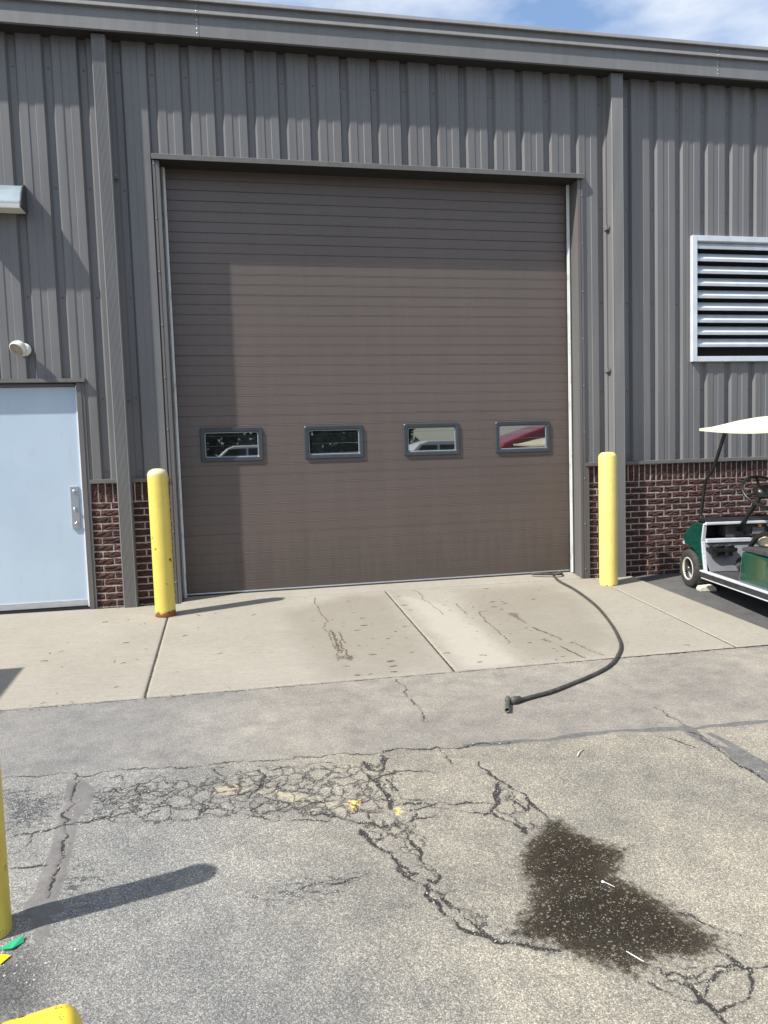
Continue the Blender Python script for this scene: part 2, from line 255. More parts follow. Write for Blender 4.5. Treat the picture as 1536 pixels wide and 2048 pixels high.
# ------------------------------------------------------------------ mesh helpers
class MB:
    def __init__(s): s.v = []; s.f = []; s.mi = []; s.sm = []
    def add(s, vs, fs, mi=0, smooth=False):
        o = len(s.v); s.v += [tuple(p) for p in vs]; s.f += [tuple(o+i for i in f) for f in fs]; s.mi += [mi]*len(fs); s.sm += [smooth]*len(fs); return s
    def box(s, a, b, mi=0):
        (x0, y0, z0), (x1, y1, z1) = a, b
        return s.add([(x0,y0,z0),(x1,y0,z0),(x1,y1,z0),(x0,y1,z0),(x0,y0,z1),(x1,y0,z1),(x1,y1,z1),(x0,y1,z1)],
              [(0,3,2,1),(4,5,6,7),(0,1,5,4),(1,2,6,5),(2,3,7,6),(3,0,4,7)], mi)
    def prism(s, prof, axis, a, b, mi=0, smooth=False, closed=True, caps=True):
        n = len(prof)
        def pt(p, t): return {'x': (t, p[0], p[1]), 'y': (p[0], t, p[1]), 'z': (p[0], p[1], t)}[axis]
        vs = [pt(p, a) for p in prof]+[pt(p, b) for p in prof]; fs = []
        for i in range(n if closed else n-1):
            j = (i+1) % n; fs.append((i, j, n+j, n+i))
        s.add(vs, fs, mi, smooth)
        if caps and closed: o = len(s.v)-2*n; s.f += [tuple(o+i for i in range(n))[::-1], tuple(o+n+i for i in range(n))]; s.mi += [mi]*2; s.sm += [False]*2
        return s
    def lathe(s, prof, seg=28, c=(0, 0, 0), ax=(0, 0, 1), mi=0, smooth=True):
        ax = Vector(ax).normalized(); u = ax.orthogonal().normalized(); w = ax.cross(u); c = Vector(c); n = len(prof); vs = []; fs = []
        for i in range(seg):
            t = 2*math.pi*i/seg; d = u*math.cos(t)+w*math.sin(t)
            for r, z in prof: vs.append(c+d*r+ax*z)
        for i in range(seg):
            for j in range(n-1):
                k = (i+1) % seg; fs.append((i*n+j, k*n+j, k*n+j+1, i*n+j+1))
        return s.add(vs, fs, mi, smooth)
    def tube(s, path, r, seg=10, mi=0, caps=True, smooth=True):
        path = [Vector(p) for p in path]; n = len(path); vs = []; fs = []; u = None
        for i, p in enumerate(path):
            d = (path[min(i+1, n-1)]-path[max(i-1, 0)]).normalized()
            u = d.orthogonal().normalized() if u is None else (u-d*u.dot(d)).normalized()
            w = d.cross(u); rr = r[i] if isinstance(r, (list, tuple)) else r
            for k in range(seg): t = 2*math.pi*k/seg; vs.append(p+u*math.cos(t)*rr+w*math.sin(t)*rr)
        for i in range(n-1):
            for k in range(seg): j = (k+1) % seg; fs.append((i*seg+k, i*seg+j, (i+1)*seg+j, (i+1)*seg+k))
        s.add(vs, fs, mi, smooth)
        if caps: o = len(s.v)-n*seg; s.f += [tuple(o+k for k in range(seg))[::-1], tuple(o+(n-1)*seg+k for k in range(seg))]; s.mi += [mi]*2; s.sm += [False]*2
        return s
    def mesh(s, name, mats):
        me = bpy.data.meshes.new(name); me.from_pydata(s.v, [], s.f)
        for mm in (mats if isinstance(mats, (list, tuple)) else [mats]): me.materials.append(mm)
        me.polygons.foreach_set('material_index', s.mi); me.polygons.foreach_set('use_smooth', s.sm); me.update()
        bm = bmesh.new(); bm.from_mesh(me); bmesh.ops.recalc_face_normals(bm, faces=bm.faces[:]); bm.to_mesh(me); bm.free(); return me
    def obj(s, name, mats, parent=None, bevel=0, seg=2, loc=None):
        return link(name, s.mesh(name, mats), parent, bevel, seg, loc)
def link(name, me, parent=None, bevel=0, seg=2, loc=None):
    o = bpy.data.objects.new(name, me); COL.objects.link(o)
    if parent: o.parent = parent
    if loc is not None: o.location = loc
    if bevel:
        b = o.modifiers.new('bevel', 'BEVEL'); b.width = bevel; b.segments = seg; b.limit_method = 'ANGLE'; b.angle_limit = R(40)
    return o
def empty(name, loc=(0, 0, 0), rz=0, parent=None):
    o = bpy.data.objects.new(name, None); COL.objects.link(o); o.location = loc; o.rotation_euler = (0, 0, rz); o.empty_display_size = .2
    if parent: o.parent = parent
    return o
def tag(o, label=None, cat=None, group=None, kind=None):
    for k, v in (('label', label), ('category', cat), ('group', group), ('kind', kind)):
        if v: o[k] = v
    return o
def copy_tree(o, parent=None):
    c = o.copy(); COL.objects.link(c)
    if parent: c.parent = parent
    for ch in list(o.children): copy_tree(ch, c)
    return c

# ------------------------------------------------------------------ ground heights
def zA(x, y):
    x = np.clip(np.asarray(x, float), -6, 9); y = np.asarray(y, float)
    near = .04*np.clip(y, -2.65, 30); far = np.where(y < -2.65, .03*(np.clip(y, -9, -2.65)+2.65), 0)
    u = np.clip((x+.25)/.75, 0, 1); w = np.clip((-4.0-y)/.6, 0, 1); dip = u*u*(3-2*u)*w*w*(3-2*w)
    return -.03-.005*x+near*np.where(y > 0, 0, 1)+far-.035*dip+.05*np.clip(-9.5-y, 0, 16)
def zC(x, y): return -.01-.005*x+.045*y
D = json.loads(r'''{"cracks":[[0.004,[[0.405,-3.898],[0.459,-3.891],[0.514,-3.884],[0.569,-3.877],[0.594,-3.869],[0.651,-3.848],[0.682,-3.848]]],[0.004,[[0.466,-3.731],[0.493,-3.795],[0.519,-3.823],[0.52,-3.858],[0.502,-3.888]]],[0.004,[[0.52,-3.851],[0.55,-3.795]]],[0.004,[[0.396,-3.714],[0.453,-3.72],[0.517,-3.721]]],[0.004,[[0.684,-3.754],[0.728,-3.794],[0.753,-3.815],[0.799,-3.797],[0.844,-3.8],[0.887,-3.833],[0.903,-3.873],[0.899,-3.922],[0.916,-3.947]]],[0.004,[[0.711,-3.931],[0.766,-3.945],[0.797,-3.939],[0.859,-3.947],[0.916,-3.947],[0.943,-3.987],[0.928,-4.017],[0.882,-4.045],[0.851,-4.056],[0.803,-4.045],[0.769,-4.012],[0.764,-3.978],[0.784,-3.956]]],[0.004,[[0.943,-3.987],[0.976,-3.975],[1.009,-3.962],[1.018,-3.936]]],[0.004,[[0.893,-3.834],[0.928,-3.806],[0.956,-3.79],[0.996,-3.792],[1.047,-3.805]]],[0.004,[[0.992,-3.829],[1.009,-3.848],[1.031,-3.882],[1.059,-3.918],[1.087,-3.946],[1.137,-3.958],[1.156,-3.956]]],[0.004,[[1.013,-3.928],[1.053,-3.916],[1.076,-3.936]]],[0.004,[[0.741,-4.079],[0.767,-4.049],[0.803,-4.045],[0.844,-4.066],[0.885,-4.082],[0.92,-4.095],[0.936,-4.116]]],[0.004,[[0.414,-4.064],[0.442,-4.035],[0.47,-4.03],[0.517,-4.034],[0.565,-4.027],[0.612,-4.026],[0.66,-3.999]]],[0.004,[[0.463,-3.912],[0.463,-3.99],[0.47,-4.03]]],[0.004,[[0.576,-3.913],[0.594,-3.95],[0.63,-3.972]]],[0.004,[[0.659,-4.061],[0.688,-4.079],[0.728,-4.105],[0.763,-4.128],[0.808,-4.149],[0.855,-4.159],[0.895,-4.167],[0.947,-4.183],[0.983,-4.18],[1.03,-4.179]]],[0.004,[[0.728,-4.105],[0.716,-4.124],[0.674,-4.158],[0.64,-4.166],[0.651,-4.189],[0.702,-4.199],[0.736,-4.201],[0.77,-4.198],[0.806,-4.18],[0.814,-4.155]]],[0.004,[[0.916,-4.139],[0.937,-4.16],[0.97,-4.183]]],[0.004,[[1.03,-4.179],[1.051,-4.2],[1.084,-4.222],[1.104,-4.241],[1.105,-4.272],[1.096,-4.295],[1.065,-4.303]]],[0.004,[[0.416,-4.108],[0.474,-4.121],[0.519,-4.125],[0.554,-4.153],[0.582,-4.185]]],[0.004,[[0.418,-4.14],[0.463,-4.155],[0.503,-4.173],[0.549,-4.188]]],[0.004,[[0.628,-4.204],[0.655,-4.224],[0.694,-4.242],[0.711,-4.26],[0.737,-4.284],[0.776,-4.288],[0.81,-4.294],[0.849,-4.297],[0.888,-4.305],[0.921,-4.317],[0.953,-4.333],[0.976,-4.328]]],[0.004,[[0.69,-4.217],[0.713,-4.207],[0.758,-4.206],[0.816,-4.213],[0.849,-4.225],[0.899,-4.25],[0.96,-4.272],[0.999,-4.285],[1.007,-4.306],[1.033,-4.33]]],[0.004,[[1.007,-4.306],[1.028,-4.324],[1.075,-4.353],[1.094,-4.376],[1.139,-4.38],[1.175,-4.402],[1.182,-4.422],[1.2,-4.416],[1.237,-4.405]]],[0.004,[[1.131,-4.226],[1.169,-4.213],[1.213,-4.201],[1.235,-4.184]]],[0.004,[[1.124,-4.428],[1.144,-4.446],[1.171,-4.448],[1.179,-4.468],[1.166,-4.502],[1.142,-4.488]]],[0.004,[[1.145,-4.348],[1.144,-4.319],[1.169,-4.309]]],[0.004,[[1.286,-4.055],[1.3,-4.107],[1.319,-4.18]]],[0.004,[[0.844,-4.223],[0.868,-4.203],[0.91,-4.191],[0.937,-4.16]]],[0.011,[[0.683,-3.798],[0.701,-3.831],[0.713,-3.877],[0.699,-3.929],[0.691,-3.993],[0.666,-4.013],[0.635,-4.055],[0.629,-4.077]]],[0.007,[[1.21,-3.829],[1.217,-3.869],[1.228,-3.916],[1.243,-3.941],[1.276,-3.942],[1.299,-3.926],[1.308,-3.876],[1.3,-3.836],[1.313,-3.784]]],[0.006,[[1.205,-3.975],[1.209,-4.024],[1.224,-4.047],[1.252,-4.034],[1.271,-3.998],[1.299,-3.99],[1.364,-3.978]]],[0.009,[[1.224,-4.047],[1.228,-4.092],[1.243,-4.142],[1.26,-4.179],[1.258,-4.232],[1.254,-4.282]]],[0.009,[[1.097,-4.423],[1.102,-4.461],[1.112,-4.5],[1.135,-4.523],[1.141,-4.547],[1.158,-4.573]]],[0.004,[[-0.033,-3.712],[0.011,-3.696],[0.048,-3.785],[0.042,-3.822],[0.119,-3.802],[0.164,-3.786],[0.204,-3.729],[0.231,-3.763],[0.25,-3.834]]],[0.004,[[-0.083,-3.88],[-0.009,-3.921],[0.038,-3.945],[0.071,-3.941],[0.133,-3.907],[0.199,-3.898],[0.268,-3.902],[0.337,-3.906]]],[0.004,[[-0.003,-3.824],[0.04,-3.885],[0.106,-3.876],[0.228,-3.954],[0.291,-3.907]]],[0.004,[[-0.027,-4.119],[0.023,-4.109],[0.092,-4.082],[0.154,-4.075],[0.217,-4.056],[0.281,-4.049],[0.35,-4.096],[0.417,-4.12]]],[0.004,[[0.075,-4.11],[0.16,-4.122],[0.241,-4.083]]],[0.004,[[0.35,-3.934],[0.39,-4.04],[0.448,-4.086],[0.417,-4.131]]],[0.004,[[0.228,-3.954],[0.255,-4.008],[0.239,-4.061]]],[0.004,[[0.119,-3.802],[0.112,-3.877],[0.136,-3.932],[0.112,-3.998],[0.154,-4.075]]],[0.006,[[-0.182,-4.156],[-0.126,-4.138],[-0.067,-4.127],[-0.01,-4.102],[0.037,-4.07]]],[0.006,[[1.314,-3.775],[1.309,-3.864],[1.293,-3.928],[1.265,-3.959],[1.243,-3.944],[1.225,-3.902],[1.214,-3.841]]],[0.009,[[1.298,-3.92],[1.265,-4.005],[1.224,-4.047],[1.212,-4.019],[1.206,-3.982]]],[0.01,[[1.224,-4.047],[1.231,-4.097],[1.253,-4.147],[1.257,-4.205],[1.255,-4.272],[1.254,-4.298]]],[0.004,[[1.282,-4.044],[1.301,-4.112],[1.312,-4.174],[1.316,-4.224],[1.359,-4.247],[1.402,-4.262]]],[0.006,[[1.261,-4.28],[1.305,-4.276],[1.364,-4.288],[1.412,-4.284],[1.465,-4.295],[1.515,-4.315],[1.568,-4.32],[1.624,-4.321],[1.667,-4.336],[1.709,-4.351]]],[0.004,[[1.332,-4.327],[1.404,-4.316],[1.469,-4.335],[1.538,-4.369],[1.592,-4.393],[1.647,-4.417]]],[0.004,[[1.289,-3.965],[1.342,-3.959],[1.407,-3.975],[1.478,-3.997],[1.545,-4.035]]],[0.004,[[1.626,-3.778],[1.637,-3.864],[1.638,-3.954]]],[0.008,[[1.775,-3.968],[1.778,-4.062],[1.796,-4.133],[1.82,-4.184],[1.833,-4.217],[1.859,-4.279],[1.874,-4.345],[1.883,-4.4],[1.906,-4.458],[1.913,-4.513],[1.925,-4.555]]],[0.014,[[1.817,-4.191],[1.777,-4.256],[1.742,-4.318],[1.708,-4.378],[1.678,-4.417],[1.644,-4.423]]],[0.006,[[1.834,-4.224],[1.829,-4.281],[1.813,-4.332],[1.828,-4.376],[1.838,-4.431],[1.866,-4.383]]],[0.009,[[1.678,-4.417],[1.703,-4.455],[1.73,-4.486],[1.754,-4.524],[1.782,-4.55],[1.771,-4.593],[1.758,-4.571]]],[0.004,[[1.814,-4.373],[1.806,-4.331],[1.778,-4.339]]],[0.006,[[1.063,-4.348],[1.104,-4.368],[1.147,-4.377],[1.184,-4.415],[1.224,-4.405],[1.262,-4.401],[1.322,-4.401],[1.355,-4.357]]],[0.008,[[1.247,-4.398],[1.261,-4.437],[1.285,-4.492],[1.288,-4.541],[1.304,-4.594],[1.309,-4.632]]],[0.004,[[1.322,-4.401],[1.338,-4.429],[1.308,-4.46],[1.292,-4.493]]],[0.009,[[1.101,-4.428],[1.114,-4.479],[1.133,-4.531],[1.158,-4.585],[1.189,-4.64],[1.205,-4.691],[1.212,-4.749],[1.228,-4.797],[1.26,-4.825],[1.274,-4.87],[1.268,-4.929],[1.288,-4.982],[1.307,-5.024],[1.323,-5.073],[1.352,-5.114],[1.391,-5.14],[1.418,-5.18],[1.443,-5.194],[1.491,-5.205],[1.53,-5.226],[1.579,-5.249],[1.611,-5.264]]],[0.006,[[1.156,-4.56],[1.185,-4.591],[1.22,-4.624]]],[0.014,[[1.205,-4.691],[1.232,-4.72],[1.235,-4.766],[1.256,-4.76]]],[0.007,[[1.309,-4.632],[1.294,-4.689],[1.328,-4.743],[1.339,-4.801],[1.309,-4.837],[1.29,-4.811]]],[0.006,[[1.284,-4.831],[1.302,-4.887],[1.313,-4.94],[1.334,-4.974],[1.356,-5.026],[1.373,-5.066],[1.391,-5.106],[1.407,-5.144],[1.44,-5.168]]],[0.004,[[1.316,-4.95],[1.329,-4.992],[1.355,-4.988]]],[0.005,[[0.81,-4.754],[0.849,-4.742],[0.901,-4.732],[0.944,-4.753],[0.997,-4.738],[1.038,-4.731],[1.08,-4.713]]],[0.004,[[1.346,-4.393],[1.393,-4.39],[1.433,-4.383]]],[0.004,[[1.144,-4.437],[1.176,-4.456],[1.177,-4.492],[1.145,-4.51]]],[0.005,[[0.852,-4.242],[0.896,-4.251],[0.954,-4.276],[1.002,-4.304],[1.036,-4.33],[1.076,-4.363]]],[0.004,[[0.961,-4.277],[1.002,-4.247],[1.05,-4.231]]],[0.007,[[1.817,-5.454],[1.825,-5.478],[1.839,-5.497],[1.85,-5.515],[1.866,-5.524],[1.875,-5.538],[1.889,-5.547],[1.904,-5.554],[1.924,-5.555],[1.934,-5.569],[1.936,-5.59],[1.937,-5.61],[1.937,-5.627],[1.94,-5.643]]],[0.005,[[1.859,-5.384],[1.866,-5.399],[1.881,-5.409],[1.875,-5.431],[1.898,-5.436],[1.918,-5.438],[1.929,-5.457],[1.943,-5.466],[1.961,-5.467],[1.985,-5.459],[2.005,-5.454],[2.008,-5.441],[2.007,-5.434]]],[0.008,[[1.875,-5.431],[1.881,-5.462],[1.897,-5.466],[1.901,-5.479],[1.919,-5.487],[1.926,-5.504],[1.927,-5.529],[1.925,-5.546],[1.93,-5.553]]],[0.004,[[1.841,-5.456],[1.862,-5.464],[1.883,-5.459]]],[0.006,[[2.007,-5.434],[2.024,-5.438],[2.052,-5.439],[2.076,-5.443],[2.102,-5.445],[2.12,-5.446]]],[0.009,[[2.103,-5.368],[2.113,-5.392],[2.126,-5.406],[2.124,-5.426],[2.129,-5.441],[2.132,-5.459],[2.148,-5.469]]],[0.005,[[2.148,-5.469],[2.168,-5.469],[2.183,-5.474],[2.198,-5.475],[2.212,-5.47],[2.231,-5.475]]],[0.006,[[2.148,-5.473],[2.134,-5.489],[2.125,-5.51],[2.104,-5.537],[2.078,-5.559],[2.054,-5.578],[2.033,-5.585],[2.01,-5.586],[1.993,-5.591],[1.976,-5.59],[1.962,-5.599],[1.946,-5.598]]],[0.005,[[2.125,-5.468],[2.105,-5.466],[2.089,-5.459],[2.064,-5.464],[2.037,-5.464],[2.02,-5.474],[1.994,-5.491],[1.98,-5.497],[1.965,-5.522],[1.951,-5.531],[1.945,-5.542]]],[0.004,[[1.937,-5.408],[1.943,-5.423],[1.955,-5.433],[1.977,-5.428],[1.994,-5.431]]],[0.004,[[1.961,-5.467],[1.957,-5.485],[1.97,-5.492]]],[0.006,[[2.095,-5.183],[2.121,-5.193],[2.132,-5.221],[2.143,-5.248],[2.162,-5.274],[2.179,-5.295],[2.206,-5.309],[2.229,-5.336]]],[0.005,[[2.795,-3.89],[2.862,-3.944],[2.881,-4.005],[2.917,-4.074]]],[0.004,[[3.022,-3.52],[3.032,-3.637],[3.038,-3.726],[3.036,-3.81]]],[0.007,[[2.998,-3.891],[3.006,-3.98],[3.017,-4.072],[3.025,-4.152],[3.021,-4.265],[3.047,-4.323],[3.045,-4.439]]],[0.003,[[1.632,-2.651],[1.636,-2.88],[1.647,-3.063],[1.66,-3.26],[1.659,-3.413]]],[0.005,[[-0.631,-3.608],[-0.564,-3.606],[-0.449,-3.606],[-0.332,-3.613],[-0.197,-3.646],[-0.112,-3.661],[-0.045,-3.641],[0.148,-3.651],[0.27,-3.661],[0.455,-3.668],[0.642,-3.693],[0.832,-3.71],[1.024,-3.717],[1.153,-3.728],[1.329,-3.749]]],[0.009,[[1.336,-3.732],[1.515,-3.746],[1.647,-3.766],[1.785,-3.774],[1.923,-3.781],[2.018,-3.783]]],[0.006,[[-0.351,-4.19],[-0.301,-4.163],[-0.238,-4.158],[-0.182,-4.151],[-0.146,-4.136],[-0.08,-4.134],[-0.031,-4.111]]],[0.006,[[-0.278,-4.425],[-0.229,-4.43],[-0.188,-4.43],[-0.146,-4.431]]],[0.004,[[-0.32,-4.319],[-0.285,-4.315],[-0.26,-4.249],[-0.264,-4.185]]],[0.005,[[-0.196,-3.657],[-0.178,-3.831],[-0.171,-3.896],[-0.14,-3.941],[-0.158,-3.975],[-0.135,-4.095],[-0.14,-4.148],[-0.131,-4.202],[-0.11,-4.341],[-0.098,-4.423],[-0.108,-4.443],[-0.098,-4.498],[-0.095,-4.561],[-0.094,-4.611],[-0.088,-4.66]]]],"poly":{"wet":[[[1.758,-4.646],[1.816,-4.595],[1.891,-4.531],[1.941,-4.525],[1.955,-4.578],[1.984,-4.634],[2.025,-4.7],[2.072,-4.766],[2.113,-4.79],[2.091,-4.83],[2.032,-4.887],[1.999,-4.961],[2.017,-5.004],[2.049,-5.062],[2.081,-5.117],[2.104,-5.169],[2.106,-5.237],[2.121,-5.283],[2.143,-5.329],[2.124,-5.365],[2.08,-5.375],[2.024,-5.391],[1.961,-5.376],[1.892,-5.37],[1.844,-5.378],[1.847,-5.397],[1.804,-5.397],[1.788,-5.424],[1.756,-5.408],[1.721,-5.369],[1.688,-5.325],[1.649,-5.287],[1.619,-5.261],[1.574,-5.231],[1.529,-5.201],[1.483,-5.17],[1.523,-5.126],[1.591,-5.052],[1.629,-4.978],[1.643,-4.905],[1.664,-4.802],[1.694,-4.737]]],"patch":[[[-0.239,-3.699],[-0.172,-3.681],[-0.078,-3.822],[-0.073,-3.965],[-0.1,-4.103],[-0.067,-4.383],[-0.058,-4.536],[-0.054,-4.675],[-0.013,-4.736],[-0.021,-4.748],[-0.065,-4.764],[-0.043,-4.772],[-0.037,-4.861],[-0.056,-4.907],[-0.079,-4.863],[-0.111,-4.77],[-0.122,-4.768],[-0.143,-4.76],[-0.159,-4.69],[-0.144,-4.622],[-0.15,-4.51],[-0.159,-4.355],[-0.178,-4.152],[-0.19,-3.937]]],"ravel":[[[-0.5,-3.769],[-0.444,-3.718],[-0.36,-3.787],[-0.208,-3.855],[-0.216,-4.034],[-0.247,-4.123],[-0.33,-4.13],[-0.388,-4.13]],[[0.654,-4.769],[0.757,-4.723],[0.851,-4.716],[0.962,-4.742],[1.042,-4.725],[0.974,-4.792],[0.879,-4.815],[0.733,-4.814]],[[-0.061,-4.44],[0.026,-4.484],[0.063,-4.562],[0.003,-4.605],[-0.044,-4.648],[-0.046,-4.537]],[[-0.113,-3.83],[0.003,-3.825],[0.111,-3.963],[0.042,-4.065],[-0.047,-4.101],[-0.086,-4.106],[-0.073,-3.965]],[[1.402,-5.126],[1.466,-5.132],[1.512,-5.168],[1.585,-5.209],[1.621,-5.242],[1.611,-5.264],[1.535,-5.227],[1.441,-5.198]]],"dark_blot":[[[-0.27,-4.889],[-0.084,-4.96],[-0.007,-5.06],[0.0,-5.173],[-0.059,-5.202],[-0.152,-5.24]]],"yellow":[[[1.074,-4.204],[1.099,-4.199],[1.132,-4.216],[1.121,-4.245],[1.098,-4.28],[1.065,-4.264]],[[1.265,-4.298],[1.285,-4.294],[1.295,-4.326],[1.276,-4.341]]],"pale":[[[0.666,-4.013],[0.768,-4.031],[0.917,-4.128],[0.908,-4.159],[0.82,-4.151],[0.741,-4.09]],[[0.902,-4.158],[0.982,-4.185],[1.071,-4.265],[1.04,-4.278],[0.955,-4.211],[0.912,-4.181]],[[0.466,-3.913],[0.588,-3.929],[0.66,-3.999],[0.588,-4.02],[0.476,-4.006]]],"alli":[[[-0.065,-3.794],[0.691,-3.76],[1.138,-3.828],[1.301,-3.851],[1.344,-4.068],[1.268,-4.306],[1.056,-4.373],[0.763,-4.278],[0.421,-4.209],[0.068,-4.199],[-0.049,-4.114]],[[1.108,-4.384],[1.213,-4.657],[1.262,-4.864],[1.305,-5.045],[1.418,-5.185],[1.546,-5.214],[1.485,-5.099],[1.397,-4.925],[1.348,-4.688],[1.35,-4.434],[1.268,-4.306]],[[1.795,-4.21],[1.855,-4.426],[1.919,-4.597],[1.772,-4.678],[1.758,-4.579],[1.68,-4.428]],[[1.871,-5.392],[1.988,-5.451],[2.128,-5.45],[2.002,-5.527],[1.921,-5.549],[1.869,-5.477]]]},"band":[[0.024,[[1.763,-3.766],[1.993,-3.786],[2.227,-3.806],[2.334,-3.785],[2.448,-3.774],[2.569,-3.784],[2.69,-3.795],[2.802,-3.823],[2.947,-3.839],[3.036,-3.861],[3.157,-3.85],[3.304,-3.856],[3.407,-3.861],[3.509,-3.866],[3.738,-3.881]]],[0.035,[[3.012,-3.845],[3.006,-3.98],[3.017,-4.072],[3.054,-4.112],[3.055,-4.188],[3.065,-4.26],[3.068,-4.327],[3.072,-4.406],[3.097,-4.527]]],[0.03,[[3.091,-3.944],[3.11,-4.092],[3.116,-4.215],[3.144,-4.316],[3.162,-4.451]]]],"stain":[[0.006,[[1.332,-0.176],[1.329,-0.517],[1.325,-0.828],[1.316,-1.166],[1.314,-1.424],[1.312,-1.662],[1.31,-1.882],[1.314,-2.088]]],[0.008,[[1.354,-1.434],[1.345,-1.761],[1.342,-2.015]]],[0.008,[[1.4,-1.446],[1.401,-1.639],[1.414,-1.778]]],[0.008,[[1.388,-1.681],[1.39,-1.945],[1.379,-2.183]]],[0.008,[[1.34,-1.38],[1.337,-1.668],[1.33,-1.971]]],[0.007,[[2.816,-1.101],[2.743,-1.117],[2.705,-1.276],[2.686,-1.412],[2.683,-1.585],[2.685,-1.75],[2.679,-1.904],[2.671,-2.067]]],[0.006,[[2.62,-0.77],[2.599,-1.019],[2.603,-1.2]]],[0.012,[[3.004,-1.725],[3.019,-1.837],[3.046,-1.915]]],[0.008,[[3.046,-1.915],[3.066,-2.005],[3.079,-2.108]]],[0.01,[[3.001,-2.277],[3.018,-2.4],[3.031,-2.49],[3.049,-2.565]]],[0.006,[[3.131,-2.186],[3.155,-2.316],[3.177,-2.441],[3.209,-2.541]]],[0.006,[[2.343,-0.082],[2.377,-0.428],[2.386,-0.772],[2.392,-1.144]]]],"stainpoly":[[[1.265,-2.036],[1.337,-2.054],[1.444,-2.081],[1.443,-2.16],[1.385,-2.222],[1.321,-2.168],[1.336,-2.393],[1.318,-2.441],[1.3,-2.238]],[[2.941,-1.234],[3.006,-1.209],[3.06,-1.245],[3.03,-1.404],[3.008,-1.614],[3.004,-1.725],[2.987,-1.665],[2.972,-1.547],[2.956,-1.425]],[[2.893,-2.06],[2.981,-2.017],[2.995,-2.119],[3.014,-2.249],[3.018,-2.4],[2.997,-2.366],[2.992,-2.213],[2.93,-2.134]]],"spots":[[1.403,-0.485,0.012],[1.395,-1.049,0.012],[1.457,-1.283,0.012],[1.714,-1.271,0.012],[1.623,-0.848,0.012],[1.637,-0.4,0.012],[1.733,-1.883,0.012],[1.663,-1.973,0.012],[1.496,-2.243,0.012],[1.476,-2.525,0.012],[1.908,-1.747,0.012],[1.864,-2.128,0.012],[1.898,-0.811,0.012],[1.691,-0.616,0.012],[1.34,-0.553,0.012],[1.232,-0.682,0.012],[1.223,-1.043,0.012],[1.343,-1.407,0.012],[1.32,-1.594,0.012],[1.586,-1.687,0.012],[1.643,-1.701,0.012],[1.505,-1.855,0.012],[1.904,-0.575,0.012],[1.482,-1.156,0.012],[1.626,-0.63,0.012],[2.497,-0.802,0.012],[2.611,-1.317,0.012],[2.519,-1.484,0.012],[2.498,-0.992,0.012],[2.252,-0.602,0.012],[1.637,-1.304,0.022],[1.559,-1.438,0.022],[1.663,-1.064,0.022],[1.967,-1.428,0.022],[1.764,-1.733,0.022],[1.569,-2.105,0.022],[1.667,-2.294,0.022],[1.662,-2.403,0.022],[1.643,-2.522,0.022],[1.385,-2.526,0.022],[1.346,-2.324,0.022],[2.158,-0.332,0.022],[2.132,-0.703,0.022],[2.142,-0.896,0.022],[2.288,-2.47,0.022],[2.976,-0.8,0.022],[3.101,-0.254,0.022],[2.978,-0.513,0.011],[2.815,-0.921,0.011],[2.767,-1.57,0.011],[2.75,-1.862,0.011],[2.91,-1.569,0.011],[2.956,-1.612,0.011],[2.958,-1.977,0.011],[2.927,-2.303,0.011],[2.92,-2.37,0.011],[2.833,-2.551,0.011],[3.15,-2.315,0.011],[3.21,-2.522,0.011],[2.675,-2.193,0.011],[2.951,-1.802,0.011],[2.895,-1.66,0.011],[2.836,-1.34,0.011],[2.515,-1.716,0.011],[2.567,-1.841,0.011],[3.072,-0.24,0.011],[3.075,-0.718,0.011],[2.989,-0.968,0.011],[2.876,-1.463,0.011],[2.645,-2.098,0.011],[3.07,-2.233,0.011],[2.872,-2.087,0.011],[2.905,-2.19,0.011],[3.039,-1.998,0.011],[2.68,-2.498,0.011],[3.106,-0.25,0.02],[2.983,-0.792,0.02],[3.071,-0.888,0.02],[2.924,-0.987,0.02],[2.962,-1.088,0.02],[2.806,-2.117,0.02],[2.941,-1.727,0.02],[3.124,-2.2,0.02],[2.914,-2.494,0.02],[2.282,-2.465,0.02],[3.069,-0.815,0.02]],"damp":[[[0.956,-0.671],[1.696,-0.106],[2.033,-0.245],[2.052,-2.564],[1.121,-2.58],[1.045,-1.86]],[[2.752,-0.212],[3.851,-0.226],[3.853,-0.963],[3.462,-2.284],[3.21,-2.562],[2.627,-2.565],[2.63,-1.708]]],"pale2":[[[2.179,-0.285],[2.549,-0.812],[2.566,-2.12],[2.572,-2.607],[2.136,-2.585],[2.147,-1.424]]],"hose":[[4.108,0.361,-0.014],[4.021,0.126,-0.024],[3.952,-0.177,-0.038],[3.931,-0.588,-0.056],[3.848,-1.125,-0.08],[3.762,-1.479,-0.095],[3.633,-1.895,-0.113],[3.497,-2.252,-0.129],[3.405,-2.439,-0.137],[3.294,-2.596,-0.15],[3.124,-2.787,-0.156],[2.942,-2.926,-0.159],[2.739,-3.047,-0.162],[2.51,-3.17,-0.164],[2.352,-3.228,-0.165],[2.223,-3.274,-0.166]]}''')

